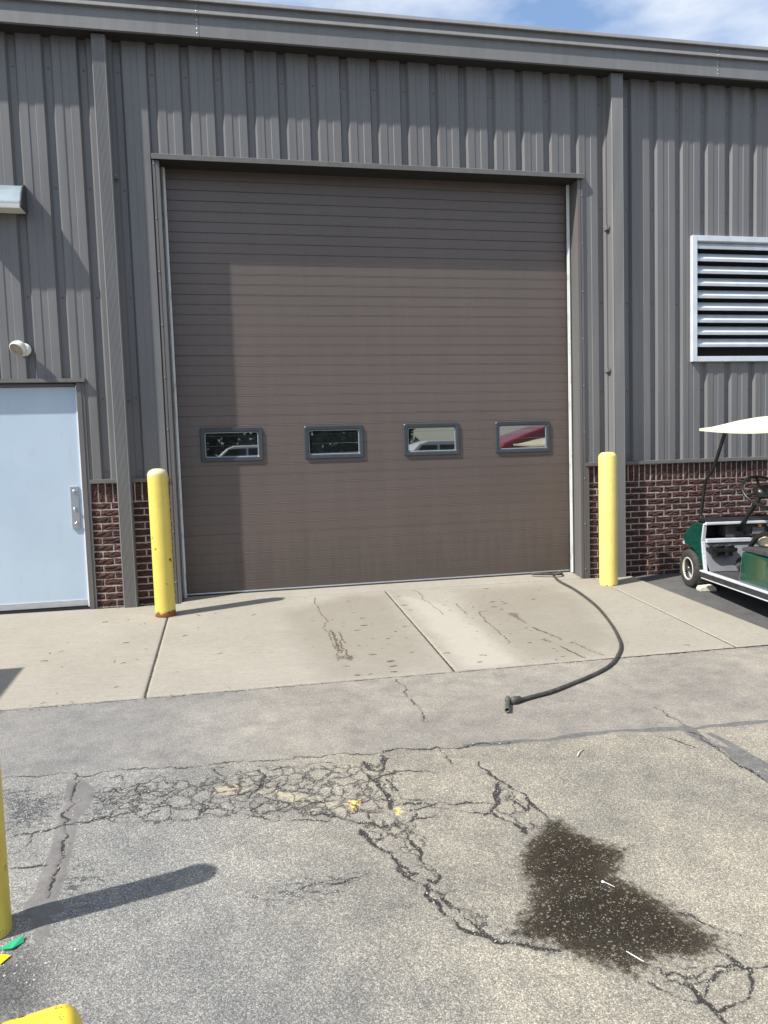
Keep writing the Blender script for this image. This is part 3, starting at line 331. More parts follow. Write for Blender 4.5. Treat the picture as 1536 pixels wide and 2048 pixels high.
def grid_mesh(name, X, Y, Z):
    ny, nx = X.shape; co = np.stack([X, Y, Z], -1).reshape(-1, 3).astype(np.float32)
    i = np.arange(nx*ny).reshape(ny, nx); f = np.stack([i[:-1, :-1], i[:-1, 1:], i[1:, 1:], i[1:, :-1]], -1).reshape(-1, 4)
    me = bpy.data.meshes.new(name); me.vertices.add(len(co)); me.vertices.foreach_set('co', co.ravel())
    me.loops.add(f.size); me.loops.foreach_set('vertex_index', f.ravel().astype(np.int32))
    me.polygons.add(len(f)); me.polygons.foreach_set('loop_start', np.arange(0, f.size, 4, dtype=np.int32)); me.polygons.foreach_set('loop_total', np.full(len(f), 4, np.int32))
    me.polygons.foreach_set('use_smooth', np.ones(len(f), bool)); me.update(calc_edges=True); return me
def set_attr(me, name, a):
    t = me.attributes.new(name, 'FLOAT', 'POINT'); t.data.foreach_set('value', a.ravel().astype(np.float32))
def fractal(pts, amp, target=.02):
    p = [np.array(q, float) for q in pts]
    while True:
        L = [np.linalg.norm(b-a) for a, b in zip(p, p[1:])]
        if max(L) < target: return p
        q = [p[0]]
        for a, b, l in zip(p, p[1:], L):
            if l >= target:
                d = (b-a)/l; q.append((a+b)/2+np.array([-d[1], d[0]])*rng.normal()*amp*l)
            q.append(b)
        p = q
def line_field(xs, ys, lines, reach, init=-1., amp=.13):
    """max over the lines of (half width - distance), on the grid xs x ys (sorted)."""
    F = np.full((len(ys), len(xs)), -reach)
    for w, pts in lines:
        p = fractal(pts, amp); ph = rng.random()*6
        for k, (a, b) in enumerate(zip(p, p[1:])):
            ww = w*(.75+.5*math.sin(ph+k*.35)+.35*rng.random()) if w < .012 else w*(.85+.3*math.sin(ph+k*.2))
            m = reach+w
            i0, i1 = np.searchsorted(xs, [min(a[0], b[0])-m, max(a[0], b[0])+m]); j0, j1 = np.searchsorted(ys, [min(a[1], b[1])-m, max(a[1], b[1])+m])
            if i1 <= i0 or j1 <= j0: continue
            gx, gy = np.meshgrid(xs[i0:i1], ys[j0:j1]); d = b-a; l2 = d@d+1e-12
            t = np.clip(((gx-a[0])*d[0]+(gy-a[1])*d[1])/l2, 0, 1); dist = np.hypot(gx-a[0]-t*d[0], gy-a[1]-t*d[1])
            F[j0:j1, i0:i1] = np.maximum(F[j0:j1, i0:i1], ww-dist)
    return F
def poly_field(xs, ys, poly, soft):
    """0 outside .. .5 on the outline .. 1 inside, over the width soft."""
    P = np.array(poly); m = soft
    F = np.zeros((len(ys), len(xs)))
    i0, i1 = np.searchsorted(xs, [P[:, 0].min()-m, P[:, 0].max()+m]); j0, j1 = np.searchsorted(ys, [P[:, 1].min()-m, P[:, 1].max()+m])
    if i1 <= i0 or j1 <= j0: return F
    gx, gy = np.meshgrid(xs[i0:i1], ys[j0:j1]); ins = np.zeros(gx.shape, bool); dist = np.full(gx.shape, 9.)
    for a, b in zip(P, np.roll(P, -1, 0)):
        c = (a[1] > gy) != (b[1] > gy)
        with np.errstate(divide='ignore', invalid='ignore'): xi = (b[0]-a[0])*(gy-a[1])/(b[1]-a[1]+1e-15)+a[0]
        ins ^= c & (gx < xi); d = b-a; t = np.clip(((gx-a[0])*d[0]+(gy-a[1])*d[1])/(d@d+1e-12), 0, 1)
        dist = np.minimum(dist, np.hypot(gx-a[0]-t*d[0], gy-a[1]-t*d[1]))
    F[j0:j1, i0:i1] = np.clip(.5+np.where(ins, 1, -1)*dist/(2*soft), 0, 1); return F
def sstep(a, b, x): t = np.clip((x-a)/(b-a), 0, 1); return t*t*(3-2*t)

# ------------------------------------------------------------------ asphalt: one sheet to the horizon, fine where the camera looks
YF_ = -2.60
fx = np.arange(-1.6, 5.2, .0085); fy = np.arange(-6.05, -2.45, .0085)
xs = np.concatenate([[-400, -120, -40, -15, -6, -3.2, -2.2], fx, [5.7, 6.5, 8, 12, 20, 45, 120, 400]])
ys = np.concatenate([[-400, -120, -45, -20, -12, -9, -7.5, -6.6], fy, [-2.2, -1.8, -1.2, -.6, .0, 1, 4, 30, 120, 400]])
D['cracks'] = [[max(.0028, w*.66), p] for w, p in D['cracks']]; D['cracks'].append([.0035, [[x_, YF_-.007+.002*math.sin(x_*5)] for x_ in np.arange(-1.5, 4.83, .06)]])
X, Y = np.meshgrid(xs, ys); crack = line_field(xs, ys, D['cracks'], .055)
Z = zA(X, Y)
def val_noise(scale, seed):
    r = np.random.default_rng(seed); g = r.random((64, 64)); u = ((X+20)*scale) % 63; v = ((Y+20)*scale) % 63
    i = np.floor(u).astype(int); j = np.floor(v).astype(int); a = u-i; b = v-j; a = a*a*(3-2*a); b = b*b*(3-2*b)
    return g[j, i]*(1-a)*(1-b)+g[j, i+1]*a*(1-b)+g[j+1, i]*(1-a)*b+g[j+1, i+1]*a*b
inner = (X > -1.6) & (X < 5.2) & (Y > -6) & (Y < -2.7)
fields = {}
for nme, soft in (('wet', .10), ('patch', .02), ('ravel', .10), ('dark_blot', .16), ('yellow', .03), ('pale', .05), ('alli', .08)):
    F = np.zeros_like(X)
    for pl_ in D['poly'].get(nme, []): F = np.maximum(F, poly_field(xs, ys, pl_, soft))
    fields[nme] = F
bandf = np.clip(line_field(xs, ys, D['band'], .06, amp=.03)/.012*.5+.5, 0, 1); fields['band'] = bandf
Z = Z+inner*((val_noise(2.1, 1)-.5)*.010+(val_noise(7, 2)-.5)*.004)-np.clip(crack+.004, 0, .012)*.6+fields['patch']*.003
me = grid_mesh('asphalt_ground', X, Y, Z)
for k, F in fields.items(): set_attr(me, k, F)
set_attr(me, 'crack', crack)
seam_y = -3.64-.072*(X+.0)
far_ = 1-sstep(-7.2, -6.2, Y)*sstep(6.6, 5.4, X)*sstep(-3.4, -2.2, X)
near = sstep(-.04, .04, Y-seam_y)                     # the newer strip along the apron
set_attr(me, 'smooth', near*.75)
grey = sstep(1.5, .1, X+.25*(Y+4.5)); pink = np.exp(-((X-1.3)/.7)**2)
tone = np.zeros((*X.shape, 4)); tone[..., 3] = 1
beige = np.array([.325, .305, .262]); bluegrey = np.array([.268, .270, .268]); warm = np.array([.300, .282, .256]); coldstrip = np.array([.245, .243, .242])
old = bluegrey*grey[..., None]+beige*(1-grey[..., None]); newer = coldstrip*sstep(1.2, -.2, X)[..., None]+warm*(1-sstep(1.2, -.2, X))[..., None]
tone[..., :3] = old*(1-near[..., None])+newer*near[..., None]
east = sstep(4.0, 4.9, X)*sstep(-2.9, -2.4, Y)
tone[..., :3] = tone[..., :3]*(1-east[..., None])+np.array([.125, .127, .132])*east[..., None]
tone[..., :3] = tone[..., :3]*(1-far_[..., None])+np.array([.13, .13, .13])*far_[..., None]  # unseen outer asphalt darkened to cut bounce light on the wall
t = me.attributes.new('tone', 'FLOAT_COLOR', 'POINT'); t.data.foreach_set('color', tone.reshape(-1).astype(np.float32))
me.materials.append(M['asphalt']); g = link('asphalt_ground', me); tag(g, kind='structure')

# ------------------------------------------------------------------ concrete apron: slabs with open joints
apron = tag(empty('concrete_apron'), kind='structure')
JX = [(-4.9, -4.9), (-2.15, -2.15), (-.065, -.005), (2.072, 2.055), (4.41, 4.26), (4.853, 4.81)]
YB, YF = -.055, -2.60
def slab(jl, jr, y0, y1, zf, nx, ny, name='slab'):
    u = np.linspace(0, 1, nx); v = np.linspace(0, 1, ny); U, V = np.meshgrid(u, v)
    YY = y1+(y0-y1)*V; k = (YB-YY)/(YB-YF); XL = jl[0]+(jl[1]-jl[0])*k+.006; XR = jr[0]+(jr[1]-jr[0])*k-.006
    rough_l = np.repeat(rng.normal(size=(ny, 1))*.0015, nx, 1); XX = XL+(XR-XL)*U+rough_l*(1-U)
    edge = np.minimum(np.minimum(U*(XR-XL), (1-U)*(XR-XL)), np.minimum(V, 1-V)*abs(y1-y0)); ZZ = zf(XX, YY)-np.clip(.008-edge, 0, .008)*.6
    # front edge crumbles a little
    YY = YY+((V == 0) if y0 > y1 else (V == 1))*rng.normal(size=XX.shape)*.002
    me = grid_mesh(name, XX, YY, ZZ)
    lines = [[w, p] for w, p in D['stain']]; F = np.full(XX.shape, 0.)
    P = XX.ravel(); Q = YY.ravel(); acc = np.zeros(P.shape)
    bx0, bx1 = XX.min()-.1, XX.max()+.1
    for w, pts in lines:
        p = fractal(pts, .06, .05)
        for a, b in zip(p, p[1:]):
            if max(a[0], b[0]) < bx0 or min(a[0], b[0]) > bx1: continue
            d = b-a; t = np.clip(((P-a[0])*d[0]+(Q-a[1])*d[1])/(d@d+1e-12), 0, 1); acc = np.maximum(acc, np.clip(.5+(w-np.hypot(P-a[0]-t*d[0], Q-a[1]-t*d[1]))/.02, 0, 1))
    for sx, sy, r in D['spots']:
        if bx0 < sx < bx1:
            e = r*(.55+.5*rng.random()); th = rng.random()*.8-.4; du = (P-sx)*math.cos(th)+(Q-sy)*math.sin(th); dv = (Q-sy)*math.cos(th)-(P-sx)*math.sin(th); acc = np.maximum(acc, np.clip(.5+(e*1.15-np.hypot(du*.7, dv*1.5))/.016, 0, 1))
    acc = acc.reshape(XX.shape)
    def pf(poly, soft):
        G = np.zeros(XX.shape); A = np.array(poly); ins = np.zeros(XX.shape, bool); dist = np.full(XX.shape, 9.)
        for a, b in zip(A, np.roll(A, -1, 0)):
            c = (a[1] > YY) != (b[1] > YY); xi = (b[0]-a[0])*(YY-a[1])/(b[1]-a[1]+1e-15)+a[0]; ins ^= c & (XX < xi); d = b-a
            t = np.clip(((XX-a[0])*d[0]+(YY-a[1])*d[1])/(d@d+1e-12), 0, 1); dist = np.minimum(dist, np.hypot(XX-a[0]-t*d[0], YY-a[1]-t*d[1]))
        return np.clip(.5+np.where(ins, 1, -1)*dist/(2*soft), 0, 1)
    for pl_ in D['stainpoly']: acc = np.maximum(acc, pf(pl_, .035)*.62)
    set_attr(me, 'stain', acc)
    dmp = np.zeros(XX.shape)
    for pl_ in D['damp']: dmp = np.maximum(dmp, pf(pl_, .16))
    set_attr(me, 'damp', dmp); pal = np.zeros(XX.shape)
    for pl_ in D['pale2']: pal = np.maximum(pal, pf(pl_, .14))
    set_attr(me, 'pale', pal)
    # skirt down into the ground
    bm = bmesh.new(); bm.from_mesh(me); be = [e for e in bm.edges if e.is_boundary]
    r = bmesh.ops.extrude_edge_only(bm, edges=be)
    for vtx in [q for q in r['geom'] if isinstance(q, bmesh.types.BMVert)]: vtx.co.z -= .12
    bmesh.ops.recalc_face_normals(bm, faces=bm.faces[:]); bm.to_mesh(me); bm.free()
    me.materials.append(M['concrete']); return link(name, me, apron)
slab(JX[0], JX[1], YB-.006, YF, zC, 60, 60); slab(JX[1], JX[2], YB-.006, YF, zC, 170, 190)
slab(JX[2], JX[3], YB-.006, YF, zC, 200, 240); slab(JX[3], JX[4], YB-.006, YF, zC, 210, 240); slab(JX[4], JX[5], YB-.006, YF, zC, 60, 190)
zS = lambda x, y: zC(x, -.05)*np.clip((.2-y)/.25, 0, 1)+.002*np.clip((y+.05)/.25, 0, 1)
slab((.02, .02), (4.30, 4.30), YB+.016, .34, zS, 120, 14, 'door_sill')
jb = MB()
for a, b in JX[2:5]:
    jb.add([(a-.008, YB, zC(a, YB)-.009), (a+.008, YB, zC(a, YB)-.009), (b+.008, YF, zC(b, YF)-.005), (b-.008, YF, zC(b, YF)-.005)], [(0, 1, 2, 3)])
jb.add([(.02, YB-.012, zC(.02, YB)-.014), (4.3, YB-.012, zC(4.3, YB)-.014), (4.3, YB+.022, zC(4.3, YB)-.014), (.02, YB+.022, zC(.02, YB)-.014)], [(0, 1, 2, 3)])
jb.add([(-4.9, YF-.018, float(zA(-1, YF))+.002), (4.81, YF-.012, float(zA(4.8, YF))+.003), (4.81, YF+.004, float(zA(4.8, YF))+.003), (-4.9, YF+.004, float(zA(-1, YF))+.002)], [(0, 1, 2, 3)])
jb.obj('joint_filler', M['joint'], apron)

# ------------------------------------------------------------------ the warehouse
B = tag(empty('warehouse'), 'dark grey-brown metal-clad warehouse with brick base and a tall closed sectional door', 'building')
PITCH_ = .3048; ZW = 5.30; E = .165
def profile(x0, x1):
    pts = []
    for k in range(math.floor(x0/PITCH_)-1, math.ceil(x1/PITCH_)+2):
        c = k*PITCH_
        for dx, y in ((-.046, 0), (-.028, .037), (.026, .037), (.050, 0), (.118, 0), (.124, .005), (.181, .005), (.187, 0)): pts.append((c+dx, y))
    pts.sort(); px = [p[0] for p in pts]; py = [p[1] for p in pts]
    ins = [(x0, float(np.interp(x0, px, py)))]+[p for p in pts if x0+1e-4 < p[0] < x1-1e-4]+[(x1, float(np.interp(x1, px, py)))]
    return ins
def wall_panel(x0, x1, z0, z1):
    MB().prism(profile(x0, x1), 'z', z0, z1, closed=False).obj('wall_panel', M['wall'], B)
LAP = .085
edges = [k*PITCH_*3+LAP for k in range(-8, 16)]
def strip(xa, xb, z0, z1):
    cuts = [xa]+[e for e in edges if xa+.05 < e < xb-.05]+[xb]
    for a, b in zip(cuts, cuts[1:]): wall_panel(a, b-.0015, z0, z1)
strip(-6.4, -.80, 2.185, ZW); strip(-6.4, -2.0, .0, 2.185); strip(-.80, -.030, 1.222, ZW)
strip(-.030, 4.35, 4.27, ZW); strip(4.35, 5.66, 1.222, ZW); strip(5.66, 6.97, 1.222, 2.34); strip(5.66, 6.97, 3.65, ZW); strip(6.97, 9.6, 1.222, ZW)
# interior side of the cladding, roof and far walls
MB().box((-6.4, .34, -.1), (-.03, .40, 5.3)).box((4.35, .34, -.1), (9.6, .40, 5.3)).box((-.03, .34, 4.25), (4.35, .40, 5.3)).box((-6.4, .034, -.1), (-6.3, 14, 5.3)).box((9.5, .034, -.1), (9.6, 14, 5.3)).box((-6.4, 14, -.1), (9.6, 14.1, 6)).obj('wall', M['wall'], B)
MB().prism([(.03, 5.60), (14.2, 6.6), (14.2, 6.66), (.03, 5.66)], 'x', -6.6, 9.8).obj('roof', M['gutter'], B)
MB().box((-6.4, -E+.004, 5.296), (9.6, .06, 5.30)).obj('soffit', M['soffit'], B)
GP = [(-E, 5.288), (-E-.012, 5.288), (-E-.003, 5.478), (-E-.034, 5.480), (-E-.034, 5.486), (-E-.006, 5.530), (-E+.006, 5.532), (-E+.004, 5.592), (-E-.028, 5.593), (-E-.028, 5.599), (-E-.002, 5.640), (-E+.010, 5.650), (.04, 5.662), (.04, 5.60), (-E+.02, 5.56), (-E+.02, 5.288)]
for xa, xb in ((-6.6, .464), (.4665, 5.852), (5.8545, 9.8)): MB().prism(GP, 'x', xa, xb).obj('gutter', M['gutter'], B)
sc_ = MB()
for gx in (.445, 5.835):
    for gz in (5.32, 5.36, 5.40, 5.44): sc_.lathe([(0, .004), (.006, .003), (.007, 0)], 8, (gx, -E-.011+(gz-5.288)*.047, gz), (0, -1, 0))
    for gz in (5.505, 5.56): sc_.lathe([(0, .004), (.006, .003), (.007, 0)], 8, (gx, -E-.026 if gz < 5.53 else -E-.003, gz), (0, -1, 0))
sc_.obj('gutter_rivets', M['alu'], B)['kind'] = 'stuff'
ws = MB()
for k in range(-6, 26):
    cx = k*PITCH_
    for zz in (5.02, 3.95, 2.95, 2.0, 1.30):
        if (-.05 < cx < 4.37 and zz < 4.4) or (cx < -.8 and zz < 2.25) or (5.6 < cx and 2.28 < zz < 3.7): continue
        ws.lathe([(0, .006), (.006, .005), (.010, .001), (.011, 0)], 8, (cx+.004, .036, zz+.004*random.random()), (0, -1, 0))
ws.obj('wall_screws', M['trim'], B)['kind'] = 'stuff'
# trims
def bx(name, a, b, mat, parent=B, bevel=.0015): return MB().box(a, b).obj(name, mat, parent, bevel)
MB().prism([(-.045, 4.228), (-.045, 4.272), (-.010, 4.290), (.034, 4.292), (.034, 4.278), (.0, 4.270), (-.030, 4.262), (-.036, 4.228)], 'x', -.036, 4.356).obj('door_header', M['trim'], B)
MB().prism([(-.030, 4.234), (-.030, 4.260), (.34, 4.268), (.34, 4.236)], 'x', -.029, 4.349).obj('header_underside', M['soffit'], B)  # header underside split off, its shade put into the colour
for (a, b, s_) in ((-.030, .030, 1), (4.29, 4.35, -1)):
    f0 = -.014; prof = [(a, .03), (a, f0), (a+.020, f0), (a+.022, f0+.006), (a+.028, f0+.006), (a+.030, f0), (b, f0), (b, .345), (b-.004*1, .345), (b-.006, .02), (a+.01, .03)] if s_ > 0 else \
        [(b, .03), (b, f0), (b-.020, f0), (b-.022, f0+.006), (b-.028, f0+.006), (b-.030, f0), (a, f0), (a, .345), (a+.004, .345), (a+.006, .02), (b-.01, .03)]
    MB().prism(prof, 'z', -.045, 4.228).obj('door_jamb', M['trim'], B)
for xa, xb in ((-.762, -.0315), (4.3515, 9.6)):
    MB().prism([(.034, 1.236), (-.024, 1.228), (-.026, 1.194), (-.018, 1.192), (.034, 1.200)], 'x', xa, xb).obj('base_trim', M['trim'], B)
MB().box((4.352, -.013, -.045), (4.392, .03, 1.19)).obj('corner_trim', M['trim'], B, .002)
# weather seals beside the door
for xa, xb in ((.0315, .066), (4.250, 4.287)):
    n_ = 60; vs = []
    mb = MB().box((xa, .165, .0), (xb, .180, 4.232)); mb.box((xa+.012, .150, .0), (xa+.024, .165, 4.232)); mb.obj('weather_seal', M['seal'], B, .004)
# sectional door: seven sections of five boards between fine grooves
GD = empty('garage_door', (0, .215, .018), parent=B)
H7 = 4.225/7
def section(z0, z1):
    n_ = 6; p = (z1-z0)/n_; prof = [(.03, z0+.0003), (.003, z0+.0003), (.0, z0+.0022)]
    for i in range(1, n_):
        z = z0+p*i; prof += [(0, z-.006), (-.0021, z-.0042), (.0029, z+.0034), (0, z+.0055)]
    prof += [(0, z1-.0085), (-.0021, z1-.0067), (.003, z1-.0003), (.03, z1-.0003)]
    return MB().prism(prof, 'x', .036, 4.284).obj('door_section', M['door'], GD)
for i in range(7): section(i*H7, (i+1)*H7)
MB().box((.05, -.004, -.004), (4.27, .02, .010)).obj('bottom_rail', M['alu'], GD, .002)
MB().box((.04, -.012, -.030), (4.28, .026, -.005)).obj('bottom_seal', M['black'], GD, .006)
def rrect(x0, z0, x1, z1, r, n_=5):
    o = []
    for cx, cz, a0 in ((x1-r, z1-r, 0), (x0+r, z1-r, 90), (x0+r, z0+r, 180), (x1-r, z0+r, 270)):
        for k in range(n_+1): t = R(a0+90*k/n_); o.append((cx+r*math.cos(t), cz+r*math.sin(t)))
    return o
def ring(mb, loops):
    """loops: list of (outline, y); bridges them in order."""
    n_ = len(loops[0][0]); vs = [(x, y, z) for L, y in loops for x, z in L]; fs = []
    for a in range(len(loops)-1):
        for i in range(n_): j = (i+1) % n_; fs.append((a*n_+i, a*n_+j, (a+1)*n_+j, (a+1)*n_+i))
    return mb.add(vs, fs)
for xa, xb in ((.270, .893), (1.321, 1.940), (2.377, 2.993), (3.404, 4.038)):
    z0, z1 = 1.363-.018, 1.706-.018
    mb = MB(); ring(mb, [(rrect(xa, z0, xb, z1, .02), .002), (rrect(xa, z0, xb, z1, .02), -.010), (rrect(xa+.006, z0+.006, xb-.006, z1-.006, .02), -.018), (rrect(xa+.036, z0+.036, xb-.036, z1-.036, .022), -.016), (rrect(xa+.044, z0+.044, xb-.044, z1-.044, .02), -.008), (rrect(xa+.046, z0+.046, xb-.046, z1-.046, .02), .004)])
    mb.obj('window_frame', M['frame'], GD)
    mb = MB(); ring(mb, [(rrect(xa+.0455, z0+.0455, xb-.0455, z1-.0455, .02), -.004), (rrect(xa+.053, z0+.053, xb-.053, z1-.053, .016), -.0015)]); mb.obj('window_bead', M['bead'], GD)
    L = rrect(xa+.05, z0+.05, xb-.05, z1-.05, .018); tx, tz = random.uniform(-.004, .004), random.uniform(-.004, .004); cx_ = (xa+xb)/2; cz_ = (z0+z1)/2
    MB().add([(x, -.0012+(x-cx_)*tx+(z-cz_)*tz, z) for x, z in L], [tuple(range(len(L)))]).obj('window_pane', M['glass'], GD)
# entry door at the left
ED = empty('entry_door', (0, 0, 0), parent=B)
bx('door_leaf', (-2.02, .045, .022), (-.852, .085, 2.118), M['entry'], ED, .003)
bx('door_sweep', (-2.02, .036, .012), (-.852, .046, .072), M['alu'], ED, .002)
bx('threshold_gap', (-2.02, .040, -.02), (-.852, .09, .012), M['black'], ED, 0)
lp = MB().box((-.955, .026, .765), (-.880, .045, 1.175)); lp.obj('lock_plate', M['steel'], ED, .005)
MB().lathe([(0, .012), (.013, .012), (.016, .006), (.017, 0)], 18, (-.918, .026, 1.125), (0, -1, 0)).obj('lock_cylinder', M['steel'], ED)
MB().tube([(-.918, .028, .965), (-.918, -.012, .965), (-.912, -.018, .955), (-.905, -.014, .925)], .010, 10).obj('door_handle', M['steel'], ED)
MB().lathe([(0, .016), (.009, .016), (.010, 0)], 14, (-.908, .026, .825), (0, -1, 0)).tube([(-.93, .012, .818), (-.895, .012, .818)], .006, 8).obj('thumb_turn', M['steel'], ED)
bx('door_edge', (-.8515, .030, .0), (-.8335, .09, 2.132), M['entryedge'], ED, .002)
bx('door_head', (-2.02, .028, 2.120), (-.8525, .09, 2.148), M['trim'], ED, .001)
MB().prism([(-.8330, .09), (-.8330, -.012), (-.790, -.012), (-.788, -.006), (-.764, -.006), (-.764, .09)], 'z', -.03, 2.152).obj('frame_trim', M['trim'], ED)
MB().prism([(.04, 2.196), (-.038, 2.190), (-.040, 2.156), (.04, 2.154)], 'x', -2.05, -.748).obj('lintel_trim', M['trim'], ED)
# brick base: each brick its own object
def brick_mesh(w, h, seed, vertical=False):
    r = np.random.default_rng(seed); nx, nz = (9, 5) if not vertical else (4, 9); mb = MB(); d = .045
    xs_ = np.linspace(-w/2, w/2, nx); zs_ = np.linspace(-h/2, h/2, nz); vs = []
    ph = r.random(4)*6
    for j, z in enumerate(zs_):
        for i, x in enumerate(xs_):
            edge = (i in (0, nx-1)) or (j in (0, nz-1))
            a, b = (z, x) if not vertical else (x, z)
            rid = .0035*math.sin(a/(h if not vertical else w)*15+ph[0]+2.5*math.sin(b*28+ph[1]))+.002*r.normal()
            ex = r.normal()*.0012 if edge else 0; vs.append((x+ex, (-.0005 if edge else min(rid-.0035, -.0006)), z+(r.normal()*.0016 if edge else 0)))
    fs = [(j*nx+i, j*nx+i+1, (j+1)*nx+i+1, (j+1)*nx+i) for j in range(nz-1) for i in range(nx-1)]
    loop = [i for i in range(nx)]+[j*nx+nx-1 for j in range(1, nz)]+[(nz-1)*nx+i for i in range(nx-2, -1, -1)]+[j*nx for j in range(nz-2, 0, -1)]
    o = len(vs); vs += [(vs[i][0], d, vs[i][2]) for i in loop]; n_ = len(loop); fs += [(loop[i], o+i, o+(i+1) % n_, loop[(i+1) % n_]) for i in range(n_)]
    mb.add(vs, fs); return mb.mesh('brick', M['brick'])
BL, BH, JN = .2032, .0677, .0118
STR = [brick_mesh(BL-JN, BH-JN, s) for s in range(8)]; SOL = [brick_mesh(BH-JN, .178, 50+s, True) for s in range(5)]; CUTS = {}
def cut_mesh(w):
    k = round(w, 2)
    if k not in CUTS: CUTS[k] = [brick_mesh(k, BH-JN, int(900+k*1000+s)) for s in range(2)]
    return random.choice(CUTS[k])
ZS = 1.0101
def place(me, x, z, parent):
    o = bpy.data.objects.new('brick', me); COL.objects.link(o); o.parent = parent; o.location = (x, .0105+random.uniform(-.0012, .0015), z); o.rotation_euler = (0, random.uniform(-.006, .006), 0); return o
def brick_zone(xa, xb, rows, ref, parent, first=0):
    ex = MB(); n_ = 0
    for r_ in range(rows):
        z = ZS-.005-BH*(r_+.5); off = ref+(BL/2 if r_ % 2 else 0); k0 = math.floor((xa-off)/BL)
        for k in range(k0, math.ceil((xb-off)/BL)+1):
            l, rr = max(off+k*BL+JN/2, xa), min(off+(k+1)*BL-JN/2, xb)
            if rr-l < .025: continue
            me = random.choice(STR) if rr-l > BL-JN-.004 else cut_mesh(rr-l)
            place(me, (l+rr)/2, z, parent)
    k = 0; x = xa+.004
    while x+BH-JN < xb+.012:
        place(random.choice(SOL), x+(BH-JN)/2, ZS+.088+random.uniform(-.002, .002), parent); x += BH*(1+random.uniform(-.03, .03))
bw1 = MB().box((-.764, .0118, -.06), (-.030, .12, 1.20)).obj('brick_wall', M['mortar'], B)
brick_zone(-.762, -.032, 16, -.790, bw1)
bw2 = MB().box((4.392, .0118, -.16), (9.6, .12, 1.20)).obj('brick_wall', M['mortar'], B)
brick_zone(4.394, 6.72, 17, 5.2032, bw2)
# beyond the picture the same courses go on as one mesh
rest = MB()
for r_ in range(17):
    z = ZS-.005-BH*(r_+.5); off = 5.2032+(BL/2 if r_ % 2 else 0)
    for k in range(8, 22):
        l, rr = max(off+k*BL+JN/2, 6.724), off+(k+1)*BL-JN/2
        if rr-l > .03: rest.box((l, .0092, z-BH/2+.005), (rr, .03, z+BH/2-.005))
x = 6.73
while x < 9.5: rest.box((x, .0092, ZS+.001), (x+BH-JN, .03, ZS+.18)); x += BH
rest.obj('brick_courses', M['brick'], bw2)['kind'] = 'stuff'
# downspouts
def downspout(xa, xb, zb):
    w = xb-xa; n_ = 9; y0 = -.105; prof = [(xa, .0), (xa, y0+.012), (xa+.008, y0)]
    for i in range(n_):
        u = xa+.014+(w-.028)*i/n_; s_ = (w-.028)/n_; prof += [(u, y0), (u+s_*.25, y0+.0032), (u+s_*.62, y0+.0032), (u+s_*.87, y0)]
    prof += [(xb-.008, y0), (xb, y0+.012), (xb, .0)]
    o = MB().prism(prof, 'z', zb, 5.287).obj('downspout', M['gutter'], B); return o
dl = downspout(-.505, -.378, -.012); dr = downspout(4.640, 4.778, -.036)
for par, xs_, zs_ in ((dr, 4.640, (3.73, 2.225)), (dl, -.378, (4.05, 2.0))):
    s_ = -1 if par is dr else 1
    for z_ in zs_:
        b_ = MB().box((xs_-.030 if s_ < 0 else xs_-.002, -.055, z_-.02), (xs_+.002 if s_ < 0 else xs_+.030, -.050, z_+.02)); b_.box((xs_-.034 if s_ < 0 else xs_+.026, -.055, z_-.02), (xs_-.026 if s_ < 0 else xs_+.034, .03, z_+.02))
        b_.lathe([(0, .008), (.007, .007), (.011, .001), (.011, 0)], 10, (xs_+s_*.014, -.055, z_), (0, -1, 0)); b_.obj('bracket', M['gutter'], par)
js = MB()
for z_ in np.arange(.06, 4.2, .5): js.lathe([(0, .006), (.006, .005), (.009, 0)], 8, (4.340, -.0145, z_), (0, -1, 0)).lathe([(0, .006), (.006, .005), (.009, 0)], 8, (-.018, -.0145, z_+.13), (0, -1, 0))
js.obj('trim_screws', M['gutter'], B)['kind'] = 'stuff'
# louvre vent
V = empty('louver_vent', parent=B); vx0, vx1, vz0, vz1 = 5.630, 7.00, 2.310, 3.680; fwid = .058
for (a, b) in (((vx0, vz0), (vx0+fwid, vz1)), ((vx1-fwid, vz0), (vx1, vz1))): MB().box((a[0], -.040, a[1]), (b[0], .08, b[1])).obj('vent_frame', M['vent'], V, .003)
for (z0, z1) in ((vz0, vz0+fwid), (vz1-fwid, vz1)): MB().box((vx0+fwid+.0005, -.038, z0), (vx1-fwid-.0005, .08, z1)).obj('vent_frame', M['vent'], V, .003)
MB().box((vx0+.02, .11, vz0+.02), (vx1-.02, .14, vz1-.02)).box((vx0+.02, .0, vz0+.02), (vx0+.03, .11, vz1-.02)).box((vx1-.03, .0, vz0+.02), (vx1-.02, .11, vz1-.02)).obj('vent_back', M['ventback'], V)
zb0 = vz1-fwid-.070
for i in range(9):
    z = zb0-i*.1335
    MB().prism([(-.022, z-.010), (-.026, z+.018), (-.016, z+.021), (.052, z+.090), (.055, z+.085), (-.006, z+.010), (-.010, z-.010)], 'x', vx0+fwid+.001, vx1-fwid-.001).obj('louver_slat', M['vent'], V)

